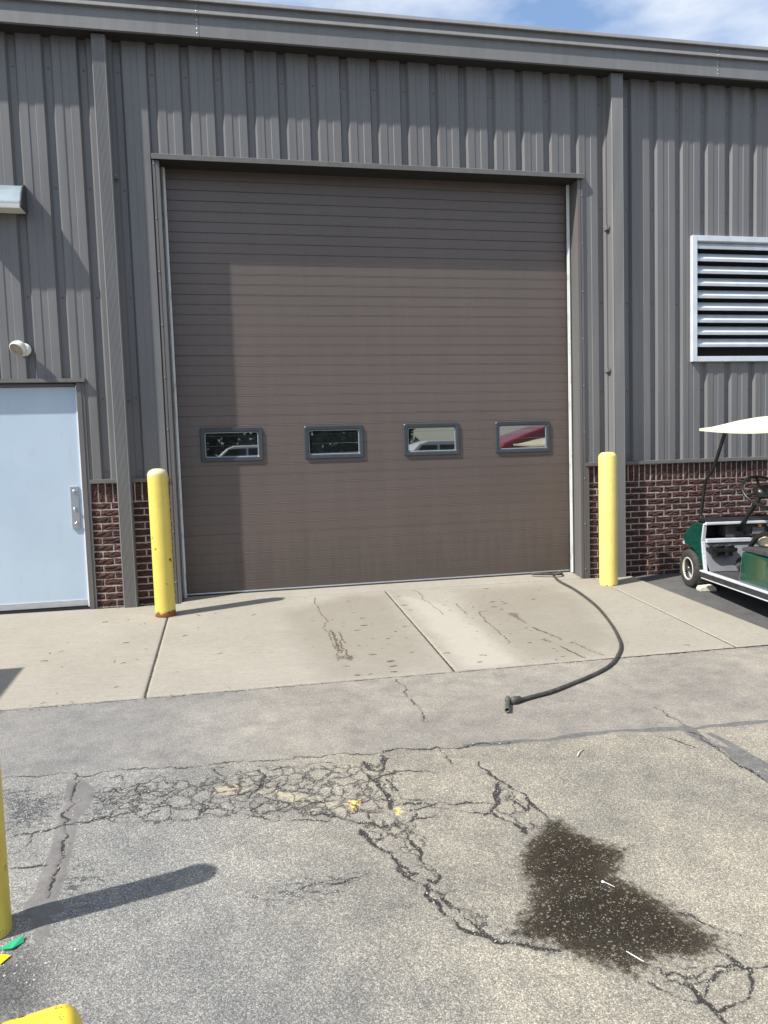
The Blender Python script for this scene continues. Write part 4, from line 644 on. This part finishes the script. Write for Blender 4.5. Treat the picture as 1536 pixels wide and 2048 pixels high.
# ------------------------------------------------------------------ lamps on the wall
o = empty('wall_light', (-1.46, 0, 3.70)); tag(o, 'grey curved-hood wall light with a pale lens, mounted high above the white entry door', 'wall light')
prof = [(-.0, .225), (-.055, .228), (-.095, .205), (-.135, .165), (-.170, .110), (-.196, .045), (-.200, .022), (0, .022)]
MB().prism(prof, 'x', -.30, .288).obj('hood', M['fixture'], o, .004)
MB().prism([(0, .24), (-.058, .238), (-.102, .213), (-.143, .171), (-.179, .113), (-.205, .046), (-.208, .0), (0, .0)], 'x', .2885, .302).obj('end_plate', M['fixdark'], o, .002)
MB().prism([(-.008, .021), (-.202, .021), (-.196, -.016), (-.008, -.006)], 'x', -.295, .286).obj('lens', M['litwhite'], o, .003)
o = empty('flood_light', (-1.268, .0, 2.462)); tag(o, 'small round white swivel flood light on the wall just above the white entry door', 'flood light')
MB().lathe([(0, .022), (.030, .022), (.052, .016), (.060, .0)], 24, (0, 0, 0), (0, -1, 0)).obj('mount', M['litwhite'], o)
ax = Vector((-.35, -.62, -.62)).normalized(); c0 = Vector((-.022, -.085, .008))
MB().tube([(0, -.018, 0), (-.008, -.05, .004)], .022, 12).obj('neck', M['litwhite'], o)
MB().lathe([(0, -.058), (.030, -.052), (.056, -.030), (.070, .0), (.074, .030), (.072, .040), (.064, .042)], 28, c0, ax).obj('head', M['litwhite'], o)
MB().lathe([(.064, .041), (.055, .036), (.03, .046), (0, .050)], 24, c0, ax).obj('lens', M['lens'], o)

# ------------------------------------------------------------------ bollards
def bollard_prof(r, h, dome):
    p = [(r, -.25), (r, h-dome)]
    for i in range(1, 9): t = math.pi/2*i/8; p.append((r*math.cos(t)**.8 if i < 8 else 0, h-dome+dome*math.sin(t)))
    return p
zb = float(zC(-.075, -.469)); o = MB().lathe(bollard_prof(.091, 1.352, .062), 40).obj('bollard', M['yellowL'], loc=(-.078, -.50, zb)); o.rotation_euler = (0, R(-.25), 0)
tag(o, 'yellow steel bollard left of the big door, with bleached domed top and rusty foot', 'bollard', 'yellow bollards beside the big door')
zb = float(zC(4.40, -.36)); pr = [(.094, -.25), (.094, 1.338), (.088, 1.361), (.060, 1.384), (0, 1.390)]
o = MB().lathe(pr, 40).obj('bollard', M['yellowR'], loc=(4.403, -.40, zb))
tag(o, 'clean pale yellow bollard right of the big door, in front of a downspout', 'bollard', 'yellow bollards beside the big door')
zb = float(zA(-.23, -4.81)); o = MB().lathe(bollard_prof(.064, .85, .05), 40).obj('bollard', M['yellowF'], loc=(-.2305, -4.812, zb))
tag(o, 'scuffed yellow bollard in the foreground at the left picture edge, casting a long shadow', 'bollard')
# yellow pipe lying low in the corner
ang = R(13.5); o = MB().lathe([(.096, -1.2)]+bollard_prof(.096, .0, .055)[1:], 40).obj('fallen_post', M['yellowP'], loc=(.196, -5.436, float(zA(.0, -5.5))+.082))
o.rotation_euler = (0, R(90), ang); tag(o, 'chipped bright yellow round-ended post lying flat in the lower left corner', 'post')

# ------------------------------------------------------------------ golf cart
def cart(name, label, body, loc, rz):
    C = empty(name, loc, rz); tag(C, label, 'golf cart')
    def q3(w, s, z): return (w, -s, z)
    def A(mb): mb.v = [q3(*p) for p in mb.v]; return mb
    Wd = 1.16
    # wheels
    tp = [(.118, .010), (.150, .0), (.178, .004), (.196, .018), (.205, .045), (.206, .085), (.205, .125), (.196, .152), (.178, .166), (.13, .166)]
    for (w0, s0, d) in ((.0, .0, 1), (Wd+.01, .0, -1), (.0, 1.80, 1), (Wd+.01, 1.80, -1)):
        wh = MB(); wh.lathe([(r_, z_*d) for r_, z_ in tp], 40, (0, 0, 0), (1, 0, 0))
        for k in range(36):
            t = 2*math.pi*k/36
            for zz in (.05, .085, .12):
                c = Vector((zz*d, math.cos(t+(zz*8))*.205, math.sin(t+(zz*8))*.205)); wh.box((c.x-.012, c.y-.007, c.z-.007), (c.x+.012, c.y+.007, c.z+.007))
        wh = wh.obj('wheel', M['tyre'], C, loc=(w0, -s0, .206))
        MB().lathe([(.100, .020*d), (.106, .006*d), (.118, .004*d), (.124, .012*d)], 36, (0, 0, 0), (1, 0, 0)).obj('rim', M['rim'], wh)
        hb = MB().lathe([(0, -.004*d), (.022, -.004*d), (.030, .006*d), (.036, .022*d), (.100, .020*d)], 36, (0, 0, 0), (1, 0, 0))
        for k in range(22):
            t = 2*math.pi*k/22; u = Vector((0, math.cos(t), math.sin(t))); v_ = Vector((0, -math.sin(t), math.cos(t)))
            pts = [u*.032+v_*.003, u*.098+v_*.007, u*.098-v_*.004, u*.032-v_*.003]; hb.add([p+Vector((.006*d, 0, 0)) for p in pts[:2]]+[p+Vector((.020*d, 0, 0)) for p in pts[2:]], [(0, 1, 2, 3)])
        hb.obj('hub_cover', M['hub'], wh)
    # front cowl: side outline lofted across the width with a bulging nose
    mid = [(.36, .245), (.22, .42), (.115, .54), (.16, .70), (.19, .735), (.06, .690), (-.06, .610), (-.105, .54), (-.095, .465), (.0, .32), (.15, .30), (.27, .255)]
    side = [(.36, .245), (.315, .40), (.292, .53), (.345, .705), (.22, .712), (.08, .668), (-.03, .598), (-.085, .535), (-.08, .468), (.02, .452), (.15, .420), (.265, .335)]
    T = [0, .008, .03, .07, .11, .16, .17, .3, .5, .7, .83, .84, .89, .93, .97, .992, 1]; vs = []; N = len(mid)
    for t in T:
        b = .30*max(0, math.sin(math.pi*t))**.6; k = 0 if (t <= .165 or t >= .835) else 1; ins = .94 if t in (0, 1) else (.985 if t in (.008, .992) else 1)
        for j in range(N):
            k2 = k if j not in (1, 2, 3) else (1 if .02 < t < .98 else 0); s_, z_ = (mid if k2 else side)[j]; wgt = max(0, min(1, (.30-s_)/.36)); s2 = s_-b*wgt; z2 = z_+(.02*math.sin(math.pi*t) if z_ > .6 else 0)
            cs, cz = .18, .52; vs.append((t*Wd+.004, cs+(s2-cs)*ins, cz+(z2-cz)*ins))
    fs = [(i*N+j, i*N+(j+1) % N, (i+1)*N+(j+1) % N, (i+1)*N+j) for i in range(len(T)-1) for j in range(N)]
    mb = MB(); mb.add(vs, fs, 0, True); mb.add([vs[j] for j in range(N)], [tuple(range(N))]); mb.add([vs[(len(T)-1)*N+j] for j in range(N)], [tuple(range(N))])
    cw = A(mb).obj('cowl', body, C)
    es = cw.modifiers.new('e', 'EDGE_SPLIT'); es.split_angle = R(48)
    A(MB().box((.0, -.45, .47), (.0, -.45, .47)).tube([(.02, -.10, .47), (.10, -.24, .462), (.30, -.37, .455), (.58, -.42, .455), (.86, -.37, .455), (1.06, -.24, .462), (1.14, -.10, .47)], .020, 8)).obj('bumper', M['wtrim'], C)
    A(MB().prism([(.16, .722), (.20, .752), (.34, .742), (.372, .716), (.35, .70), (.2, .715)], 'x', .03, Wd-.03)).obj('dash_pad', M['blk'], C, .006)
    # dash: frame, cubby, panel, rail
    fr = MB(); 
    def bar(mb, pts, hw, ht):
        for a, b in zip(pts, pts[1:]):
            a = Vector(a); b = Vector(b); d = (b-a).normalized(); n1 = Vector((1, 0, 0)); n1 = (n1-d*n1.dot(d)); n1 = n1.normalized() if n1.length > .1 else Vector((0, 0, 1)); n2 = d.cross(n1)
            c = [a+n1*hw*i+n2*ht*j for i, j in ((-1, -1), (1, -1), (1, 1), (-1, 1))]; e = [p+(b-a)*1.0 for p in c]
            mb.add(c+e, [(0, 3, 2, 1), (4, 5, 6, 7), (0, 1, 5, 4), (1, 2, 6, 5), (2, 3, 7, 6), (3, 0, 4, 7)])
    for w_ in (.018, Wd-.012): bar(fr, [(w_, .372, .235), (w_, .336, .40), (w_, .316, .53), (w_, .352, .682), (w_, .362, .704)], .018, .012)
    bar(fr, [(.018, .365, .706), (Wd-.012, .365, .706)], .014, .014)
    A(fr).obj('dash_frame', M['wtrim'], C, .006)
    r_ = MB(); bar(r_, [(.03, .352, .535), (Wd-.03, .352, .535)], .02, .022); A(r_).obj('shelf_rail', M['wtrim'], C, .005)
    A(MB().box((.036, .12, .54), (Wd-.03, .13, .70)).box((.036, .13, .54), (Wd-.03, .33, .548)).box((.036, .13, .695), (Wd-.03, .35, .70)).box((.036, .13, .548), (.040, .33, .695))).obj('dash_cubby', M['blk'], C)
    A(MB().prism([(.335, .56), (.325, .695), (.15, .695), (.15, .56)], 'x', .24, .66)).obj('dash_panel', M['rub'], C, .01)
    A(MB().box((.50, .336, .585), (.62, .342, .655))).obj('meter', M['greyp'], C, .004)
    A(MB().lathe([(0, .012), (.018, .010), (.02, 0)], 16, (.575, .338, .672), (0, 1, 0))).obj('sticker', M['orange'], C)
    A(MB().tube([(.665, .345, .672), (.672, .372, .64), (.690, .375, .575)], [.012, .014, .018], 10).lathe([(0, .015), (.014, .012), (.016, 0)], 14, (.665, .33, .675), (0, 1, 0))).obj('key_fob', M['wtrim'], C)
    A(MB().prism([(.335, .525), (.40, .40), (.46, .245), (.44, .24), (.30, .40), (.30, .525)], 'x', .03, Wd-.03)).obj('bulkhead', M['greyp'], C)
    # floor and rockers
    A(MB().box((.03, .36, .20), (Wd-.03, 1.06, .238))).obj('floor_mat', M['rub'], C, .004)
    for w_, d in ((0, 1), (Wd, -1)):
        rk = MB().box((w_-.004 if d > 0 else w_-.05, .31, .172), (w_+.05 if d > 0 else w_+.004, 1.60, .222))
        for k in range(4): rk.box((w_-.009 if d > 0 else w_, .33, .178+k*.011), (w_ if d > 0 else w_+.009, 1.59, .184+k*.011))
        A(rk).obj('rocker', M['rub'], C)
        A(MB().box((w_-.016 if d > 0 else w_-.03, .31, .224), (w_+.03 if d > 0 else w_+.016, 1.60, .242)).box((w_-.012 if d > 0 else w_-.01, .33, .160), (w_+.01 if d > 0 else w_+.012, 1.60, .170))).obj('rocker_trim', M['wtrim'], C, .004)
    # pedals, cup holder
    A(MB().prism([(.60, .30), (.56, .38), (.545, .375), (.585, .295)], 'x', .30, .44).tube([(.37, .46, .36), (.37, .57, .34)], .014, 8)).obj('brake_pedal', M['blk'], C, .006)
    A(MB().prism([(.62, .255), (.54, .36), (.525, .35), (.60, .245)], 'x', .52, .60).lathe([(0, .03), (.05, .025), (.09, 0)], 18, (.37, .44, .30), (0, 1, .5))).obj('accelerator_pedal', M['blk'], C, .006)
    ch = MB().box((.02, .37, .44), (.27, .50, .475))
    for w_ in (.085, .205): ch.lathe([(.052, .0), (.058, .035), (.062, .035), (.062, .045), (.050, .045), (.046, -.06), (0, -.06)], 20, (w_, .44, .455), (0, 0, 1))
    A(ch).obj('cup_holder', M['blk'], C, .006)
    # steering
    c0 = Vector((.37, .30, .60)); c1 = Vector((.37, .745, 1.015)); ax_ = (c1-c0).normalized()
    A(MB().tube([c0, c0+(c1-c0)*.5, c1], [.024, .022, .022], 12).box((.32, .30, .565), (.42, .36, .62))).obj('steering_column', M['blk'], C)
    sw = MB(); u = Vector((1, 0, 0)); v_ = ax_.cross(u); Rr = .185
    sw.tube([c1+ax_*.02+u*math.cos(t)*Rr+v_*math.sin(t)*Rr for t in np.linspace(0, 2*math.pi, 41)], .0135, 10, caps=False)
    for t in (R(10), R(170), R(270)): sw.tube([c1, c1+ax_*.02+(u*math.cos(t)+v_*math.sin(t))*Rr], .012, 8)
    sw.lathe([(0, .045), (.05, .04), (.062, .015), (.05, -.01), (0, -.01)], 20, c1, ax_)
    cl = [c1+ax_*.035+u*a+v_*b for a, b in ((-.075, -.05), (.075, -.05), (.075, .075), (-.075, .075))]; sw.add(cl+[p-ax_*.02 for p in cl], [(0, 1, 2, 3), (7, 6, 5, 4), (0, 1, 5, 4), (1, 2, 6, 5), (2, 3, 7, 6), (3, 0, 4, 7)])
    A(sw).obj('steering_wheel', M['blk'], C)
    # seat base and rear body
    sb = [(1.02, .243), (1.045, .40), (1.075, .525), (2.15, .50), (2.28, .40), (2.24, .30), (2.08, .285), (2.025, .40), (1.93, .455), (1.80, .475), (1.67, .455), (1.575, .40), (1.53, .285), (1.50, .243)]
    A(MB().prism(sb, 'x', .004, Wd)).obj('rear_body', body, C, .022, 3)
    A(MB().prism([(1.052, .527), (1.062, .556), (1.12, .572), (1.74, .572), (1.74, .527)], 'x', .016, Wd-.012)).obj('seat_deck', M['rub'], C, .008)
    A(MB().prism([(1.13, .575), (1.12, .64), (1.17, .685), (1.60, .675), (1.64, .64), (1.64, .575)], 'x', .115, Wd-.115)).obj('seat_cushion', M['seat'], C, .035, 3)
    A(MB().prism([(1.60, .74), (1.68, 1.10), (1.76, 1.12), (1.76, 1.06), (1.70, .72)], 'x', .115, Wd-.115)).obj('seat_back', M['seat'], C, .03, 3)
    for w_ in (.075, Wd-.075): A(MB().tube([(w_, 1.085, .555), (w_, 1.12, .60), (w_, 1.20, .665), (w_, 1.30, .70), (w_, 1.45, .705), (w_, 1.60, .69), (w_, 1.66, .575)], .022, 10)).obj('hip_restraint', M['blk'], C)
    # roof and struts
    rs = np.linspace(.335, 2.12, 22); rw = np.linspace(-.03, Wd+.03, 15); vt = []; vb = []
    for s_ in rs:
        f = (s_-.335)/1.785; dome = .098*(1-abs(2*f-1)**2.6)
        for w_ in rw:
            g_ = abs(2*(w_+.03)/(Wd+.06)-1); ed = 1.630-.062*math.sin(min(1, f/.68)*math.pi/2)*(1 if f < .68 else 1-(f-.68)/.32*.6)
            vt.append((w_, s_, ed+.010+dome*(1-g_**5)*(1.0)+.030*max(0, math.sin(f*math.pi))*(1-g_**8))); vb.append((w_, s_, ed-.014+(dome*.8+.02*math.sin(f*math.pi))*(1-g_**3)))
    n_ = len(rw); k_ = len(vt); fs = [(i*n_+j, i*n_+j+1, (i+1)*n_+j+1, (i+1)*n_+j) for i in range(len(rs)-1) for j in range(n_-1)]; fb = [tuple(k_+a for a in f) for f in fs]
    lp_ = [j for j in range(n_)]+[i*n_+n_-1 for i in range(1, len(rs))]+[(len(rs)-1)*n_+j for j in range(n_-2, -1, -1)]+[i*n_ for i in range(len(rs)-2, 0, -1)]
    fe = [(lp_[i], lp_[(i+1) % len(lp_)], k_+lp_[(i+1) % len(lp_)], k_+lp_[i]) for i in range(len(lp_))]
    mb = MB(); mb.add(vt+vb, fs+fb, 0, True); mb.add([], []); o_ = len(mb.v)-len(vt+vb); mb.f += fe; mb.mi += [0]*len(fe); mb.sm += [False]*len(fe)
    A(mb).obj('canopy', M['cream'], C)
    for w_ in (.055, Wd-.055):
        A(MB().tube([(w_, .225, .715), (w_, .195, .745), (w_, .188, .80), (w_, .285, 1.12), (w_, .42, 1.22), (w_, .49, 1.305), (w_, .655, 1.56), (w_, .675, 1.62)], .0165, 10)).obj('front_strut', M['blk'], C)
        A(MB().tube([(w_, 1.80, .52), (w_, 1.78, 1.0), (w_, 1.72, 1.60)], .0165, 10)).obj('rear_strut', M['blk'], C)
    return C
cart('golf_cart', 'dark green golf cart with cream roof parked nose-in against the brick wall', M['green'], (5.154, -.647, -.098), -math.atan2(.164, .986))
# stone wedged at the wheel
zb = float(zA(5.21, -.86)); o = MB().prism([(-.085, 0), (.085, 0), (.078, .042), (.05, .062), (-.07, .052), (-.088, .03)], 'y', -.05, .05).obj('wheel_chock', M['stone'], bevel=.008, loc=(5.222, -.875, zb)); o.rotation_euler = (0, 0, R(-12))
tag(o, 'pale stone block used as a chock against the front wheel of the green golf cart', 'wheel chock')

# ------------------------------------------------------------------ hose
hp = [Vector(p) for p in D['hose']]; hp = [Vector((hp[0].x-.35, .12, .022)), Vector((hp[0].x-.03, .05, .012))]+[p+Vector((0, 0, .015)) for p in hp]
def crom(P, n_=8):
    o = []
    for i in range(len(P)-1):
        a, b, c, d = P[max(i-1, 0)], P[i], P[i+1], P[min(i+2, len(P)-1)]
        for k in range(n_):
            t = k/n_; o.append(.5*((2*b)+(-a+c)*t+(2*a-5*b+4*c-d)*t*t+(-a+3*b-3*c+d)*t**3))
    return o+[P[-1]]
path = crom(hp)
for p in path:
    base = float(zC(p.x, p.y)) if p.y > YF else float(zA(p.x, p.y))
    if p.y < -.06: p.z = base+.0135
H = MB().tube(path, .0128, 12).obj('hose', M['hose']); tag(H, 'black rubber hose curving from under the big door across the concrete onto asphalt', 'hose')
e0 = hp[-1]; dirv = (path[-1]-path[-4]).normalized(); zg = float(zA(e0.x, e0.y))
MB().lathe([(.0130, -.06), (.018, -.056), (.019, -.03), (.022, -.028), (.022, .004), (.017, .012), (.0, .012)], 18, (e0.x, e0.y, zg+.022), dirv).obj('collar', M['fit'], H)
pA = Vector((2.205, -3.235, zg+.024)); pB = Vector((2.133, -3.415, zg+.020)); dd = (pB-pA).normalized(); Ln = (pB-pA).length
MB().lathe([(0, 0), (.016, 0), (.018, .015), (.018, .035), (.0145, .04), (.0145, Ln-.01), (.0155, Ln), (.011, Ln), (.009, Ln-.03), (0, Ln-.03)], 20, pA, dd).obj('nozzle', M['fit'], H)

# ------------------------------------------------------------------ litter
def on(x, y, dz=0): return (x, y, float(zA(x, y))+dz)
o = MB().tube([on(1.813, -5.322, .004), on(1.843, -5.377, .004)], .0021, 8).obj('straw', M['straw']); tag(o, 'thin white straw lying on the dark wet patch', 'straw')
o = MB().tube([on(1.919, -4.967, .004), on(1.945, -5.009, .004)], .0014, 6).lathe([(0, .006), (.006, .003), (.007, 0)], 10, on(1.919, -4.967, .001)).obj('pin', M['straw']); tag(o, 'small white pin with a round head near the top of the wet patch', 'pin')
o = MB().tube([on(2.273, -4.035, .004), on(2.30, -4.0, .006), on(2.34, -3.966, .004)], .003, 6).obj('twig', M['stone']); tag(o, 'short pale twig on the beige asphalt below the sealed seam', 'twig')
mb = MB(); gx, gy = -.142, -4.895
mb.add([on(gx-.035, gy-.02, .004), on(gx+.01, gy-.03, .012), on(gx+.036, gy+.004, .006), on(gx+.03, gy+.026, .016), on(gx-.012, gy+.012, .004)], [(0, 1, 4), (1, 2, 3), (1, 3, 4)]); mb.v += [(x, y, z-.003) for x, y, z in mb.v]; mb.f += [(5, 9, 6), (6, 8, 7), (6, 9, 8)]; mb.mi += [0]*3; mb.sm += [False]*3
o = mb.obj('wrapper', M['greenscrap']); tag(o, 'crumpled green scrap of wrapper beside the foot of the foreground bollard', 'wrapper')
mb = MB(); vs = [on(-.26, -4.985, .010), on(-.17, -4.945, .012), on(-.128, -4.952, .008), on(-.178, -5.035, .006), on(-.26, -5.07, .008)]; mb.add(vs+[(x, y, z-.003) for x, y, z in vs], [(0, 1, 2, 3, 4), (9, 8, 7, 6, 5)]+[(i, (i+1) % 5, 5+(i+1) % 5, 5+i) for i in range(5)])
o = mb.obj('plastic_tag', M['tag']); tag(o, 'flat bright yellow plastic tag on the ground at the left picture edge', 'tag')
# loose grit along the cracks and the wall
def pebble(mb, x, y, z, r):
    r0 = np.random.default_rng(int(abs(x*9973+y*7919)*100) % 99991); vs = []
    for sx, sy, sz in ((1, 0, 0), (-1, 0, 0), (0, 1, 0), (0, -1, 0), (0, 0, 1), (0, 0, -1)):
        k = r*(.7+.6*r0.random()); vs.append((x+sx*k, y+sy*k, z+sz*k*.7))
    mb.add(vs, [(0, 2, 4), (2, 1, 4), (1, 3, 4), (3, 0, 4), (2, 0, 5), (1, 2, 5), (3, 1, 5), (0, 3, 5)])
mb = MB()
for w, pts in D['cracks']:
    for a, b in zip(pts, pts[1:]):
        for _ in range(int(np.hypot(b[0]-a[0], b[1]-a[1])*22)):
            t = random.random(); x = a[0]+(b[0]-a[0])*t+random.gauss(0, .018); y = a[1]+(b[1]-a[1])*t+random.gauss(0, .018); pebble(mb, x, y, float(zA(x, y))+.002, random.uniform(.0018, .0048))
for _ in range(160):
    x = random.uniform(-.45, .1); y = random.uniform(-5.1, -4.75); pebble(mb, x, y, float(zA(x, y))+.002, random.uniform(.002, .006))
mb.obj('loose_grit', M['grit']); tag(bpy.data.objects['loose_grit'], kind='stuff')
mb = MB()
for _ in range(90):
    x = random.choice((random.uniform(-.76, -.03), random.uniform(4.39, 4.8))); y = random.uniform(-.10, -.005); z0 = float(zC(x, y)); a = random.random()*6.3; l = random.uniform(.008, .035)
    mb.add([(x, y, z0+.003), (x+l*math.cos(a), y+l*math.sin(a)*.6, z0+.006), (x+l*.5*math.cos(a+1), y+l*.3*math.sin(a+1), z0+.014)], [(0, 1, 2)])
for _ in range(150):
    x = random.uniform(-1.0, 4.7); y = YF-.02+random.gauss(0, .018) if x < 1 or random.random() < .3 else random.uniform(-2.5, -.1); z0 = max(float(zA(x, y)), float(zC(x, y)) if y > YF else -9); a = random.random()*6.3; l = random.uniform(.008, .04) if x < .6 else .012
    mb.tube([(x, y, z0+.003), (x+l*math.cos(a), y+l*math.sin(a), z0+random.uniform(.003, .010))], .0011, 4)
for _ in range(34):
    x = random.uniform(-.95, 4.2) if random.random() < .35 else random.uniform(-.95, .5); y = random.uniform(-2.5, -.2); z0 = float(zC(x, y)); a = random.gauss(0, .5); l = random.uniform(.012, .055)
    mb.tube([(x, y, z0+.0025), (x+l*.5*math.cos(a), y+l*.5*math.sin(a)+.003, z0+.005), (x+l*math.cos(a), y+l*math.sin(a), z0+.0025)], random.uniform(.001, .0026), 5)
mb.obj('leaf_debris', M['twig']); tag(bpy.data.objects['leaf_debris'], kind='stuff')

# ------------------------------------------------------------------ the yard behind the photographer (mirrored in the door windows) and an added stand-in box casting the shadow at the left
o = empty('shadow_blocker', (-2.47, -2.60, float(zA(-2.3, -2.6)))); tag(o, 'unseen grey cabinet outside the left edge, throwing the shadow on the concrete', 'blocker')
MB().box((-.42, -.35, .06), (.42, .42, 1.44)).obj('blocker_body', M['cab'], o, .01); MB().box((-.40, -.375, .10), (-.005, -.352, 1.40)).obj('blocker_door', M['cab'], o, .006); MB().box((.005, -.375, .10), (.40, -.352, 1.40)).obj('blocker_door', M['cab'], o, .006)
for sx in (-.04, .04): MB().tube([(sx, -.38, .6), (sx, -.41, .62), (sx, -.41, .76), (sx, -.38, .78)], .008, 8).obj('blocker_handle', M['steel'], o)
for sx in (-.38, .38):
    for sy in (-.3, .36): MB().box((sx-.03, sy-.03, -.01), (sx+.03, sy+.03, .06)).obj('foot', M['black'], o)
def vehicle(name, label, cat, loc, rz, prof, wide, mat, glass, wheels, wr):
    o = empty(name, loc, rz); tag(o, label, cat); MB().prism(prof, 'y', -wide/2, wide/2).obj('body', mat, o, .09, 3)
    for a in glass:
        for s_ in (-1, 1): MB().prism(a, 'y', s_*(wide/2+.002), s_*(wide/2+.012)).obj('side_window', M['shale'], o)
    for x in wheels:
        for s_ in (-1, 1):
            w_ = MB().lathe([(0, -.1), (wr*.6, -.1), (wr, -.09), (wr, .09), (wr*.6, .1), (0, .1)], 24, (x, s_*(wide/2-.08), wr), (0, 1, 0)).obj('wheel', M['tyre'], o); MB().lathe([(0, .006), (wr*.55, .004), (wr*.58, 0)], 20, (x, s_*(wide/2+.025), wr), (0, s_, 0)).obj('rim', M['rim'], w_)
    return o
vehicle('red_truck', 'red sloped-nose truck, seen only mirrored in the rightmost door window', 'truck', (9.6, -11.2, float(zA(0, -11.2))), 0, [(-2.3, .6), (-2.34, 1.45), (-2.2, 1.92), (-1.4, 2.22), (-.4, 2.52), (.1, 3.0), (.5, 3.1), (2.2, 3.1), (2.3, .6)], 2.1, M['redpaint'], [[(-.1, 2.2), (.25, 2.7), (1.0, 2.7), (1.0, 2.2)]], (-1.5, 1.5), .5)
vehicle('white_van', 'white van, seen only mirrored in the third door window', 'van', (8.9, -22.5, float(zA(0, -22.5))), 0, [(-2.4, .45), (-2.42, .95), (-1.6, 1.15), (-1.0, 1.85), (-.6, 2.0), (2.3, 2.0), (2.4, .45)], 1.9, M['whitepaint'], [[(-1.25, 1.2), (-.85, 1.78), (-.2, 1.78), (-.2, 1.2)], [(-.1, 1.2), (-.1, 1.78), (.9, 1.78), (.9, 1.2)]], (-1.55, 1.5), .36).scale = (1, 1, .86)
vehicle('white_car', 'white car, seen only mirrored in the leftmost door window', 'car', (.6, -24, float(zA(0, -24))), 0, [(-2.1, .35), (-2.15, .8), (-1.2, .98), (-.6, 1.5), (-.3, 1.62), (.9, 1.62), (1.6, 1.1), (2.1, 1.0), (2.15, .35)], 1.75, M['whitepaint'], [[(-.95, 1.05), (-.5, 1.48), (.2, 1.5), (.2, 1.05)], [(.28, 1.05), (.28, 1.5), (.85, 1.5), (1.3, 1.05)]], (-1.3, 1.35), .32)
crown_meshes = []
for s_ in range(2):
    r = np.random.default_rng(70+s_); mb = MB()
    cl = [(r.normal()*1.3, r.normal()*1.3, 3.2+r.random()*4.2) for _ in range(34)]
    for cx_, cy_, cz_ in cl:
        for _ in range(70):
            p = np.array([cx_, cy_, cz_])+r.normal(size=3)*.55; a = r.normal(size=3); a /= np.linalg.norm(a); b = np.cross(a, r.normal(size=3)); b /= np.linalg.norm(b); l = .09+.1*r.random(); mb.add([p-a*l, p+b*l*.5, p+a*l, p-b*l*.5], [(0, 1, 2, 3)])
    crown_meshes.append(mb.mesh('crown', M['leaf']))
tk = MB().tube([(0, 0, -.2), (.05, 0, 2), (.0, .1, 4), (.1, 0, 6)], [.22, .17, .12, .05], 10); trunk_me = tk.tube([(.02, 0, 2.3), (.9, .3, 4.2)], [.09, .03], 8).tube([(0, .05, 3), (-.9, -.2, 5)], [.08, .03], 8).mesh('trunk', M['bark'])
for i in range(11):
    x = -22+i*3.1+random.uniform(-.6, .6); o = empty('tree', (x, -42+random.uniform(-2, 2), float(zA(0, -40))), random.random()*6); o.scale = (1.15, 1.15, random.uniform(.8, 1.15))
    tag(o, 'leafy tree in the row across the yard, seen only mirrored in the door windows', 'tree', 'trees across the yard mirrored in the door windows'); link('trunk', trunk_me, o); link('crown', crown_meshes[i % 2], o)
mb = MB(); r = np.random.default_rng(5)
for _ in range(9500):
    p = np.array([r.uniform(-26, 12), -40+r.normal()*.6, float(zA(0, -40))+r.random()**.8*4.6]); a = r.normal(size=3); a /= np.linalg.norm(a); b = np.cross(a, r.normal(size=3)); b /= np.linalg.norm(b); l = .22+.2*r.random(); mb.add([p-a*l, p+b*l*.6, p+a*l, p-b*l*.6], [(0, 1, 2, 3)])
o = mb.obj('hedge_foliage', M['leaf']); tag(o, kind='stuff')
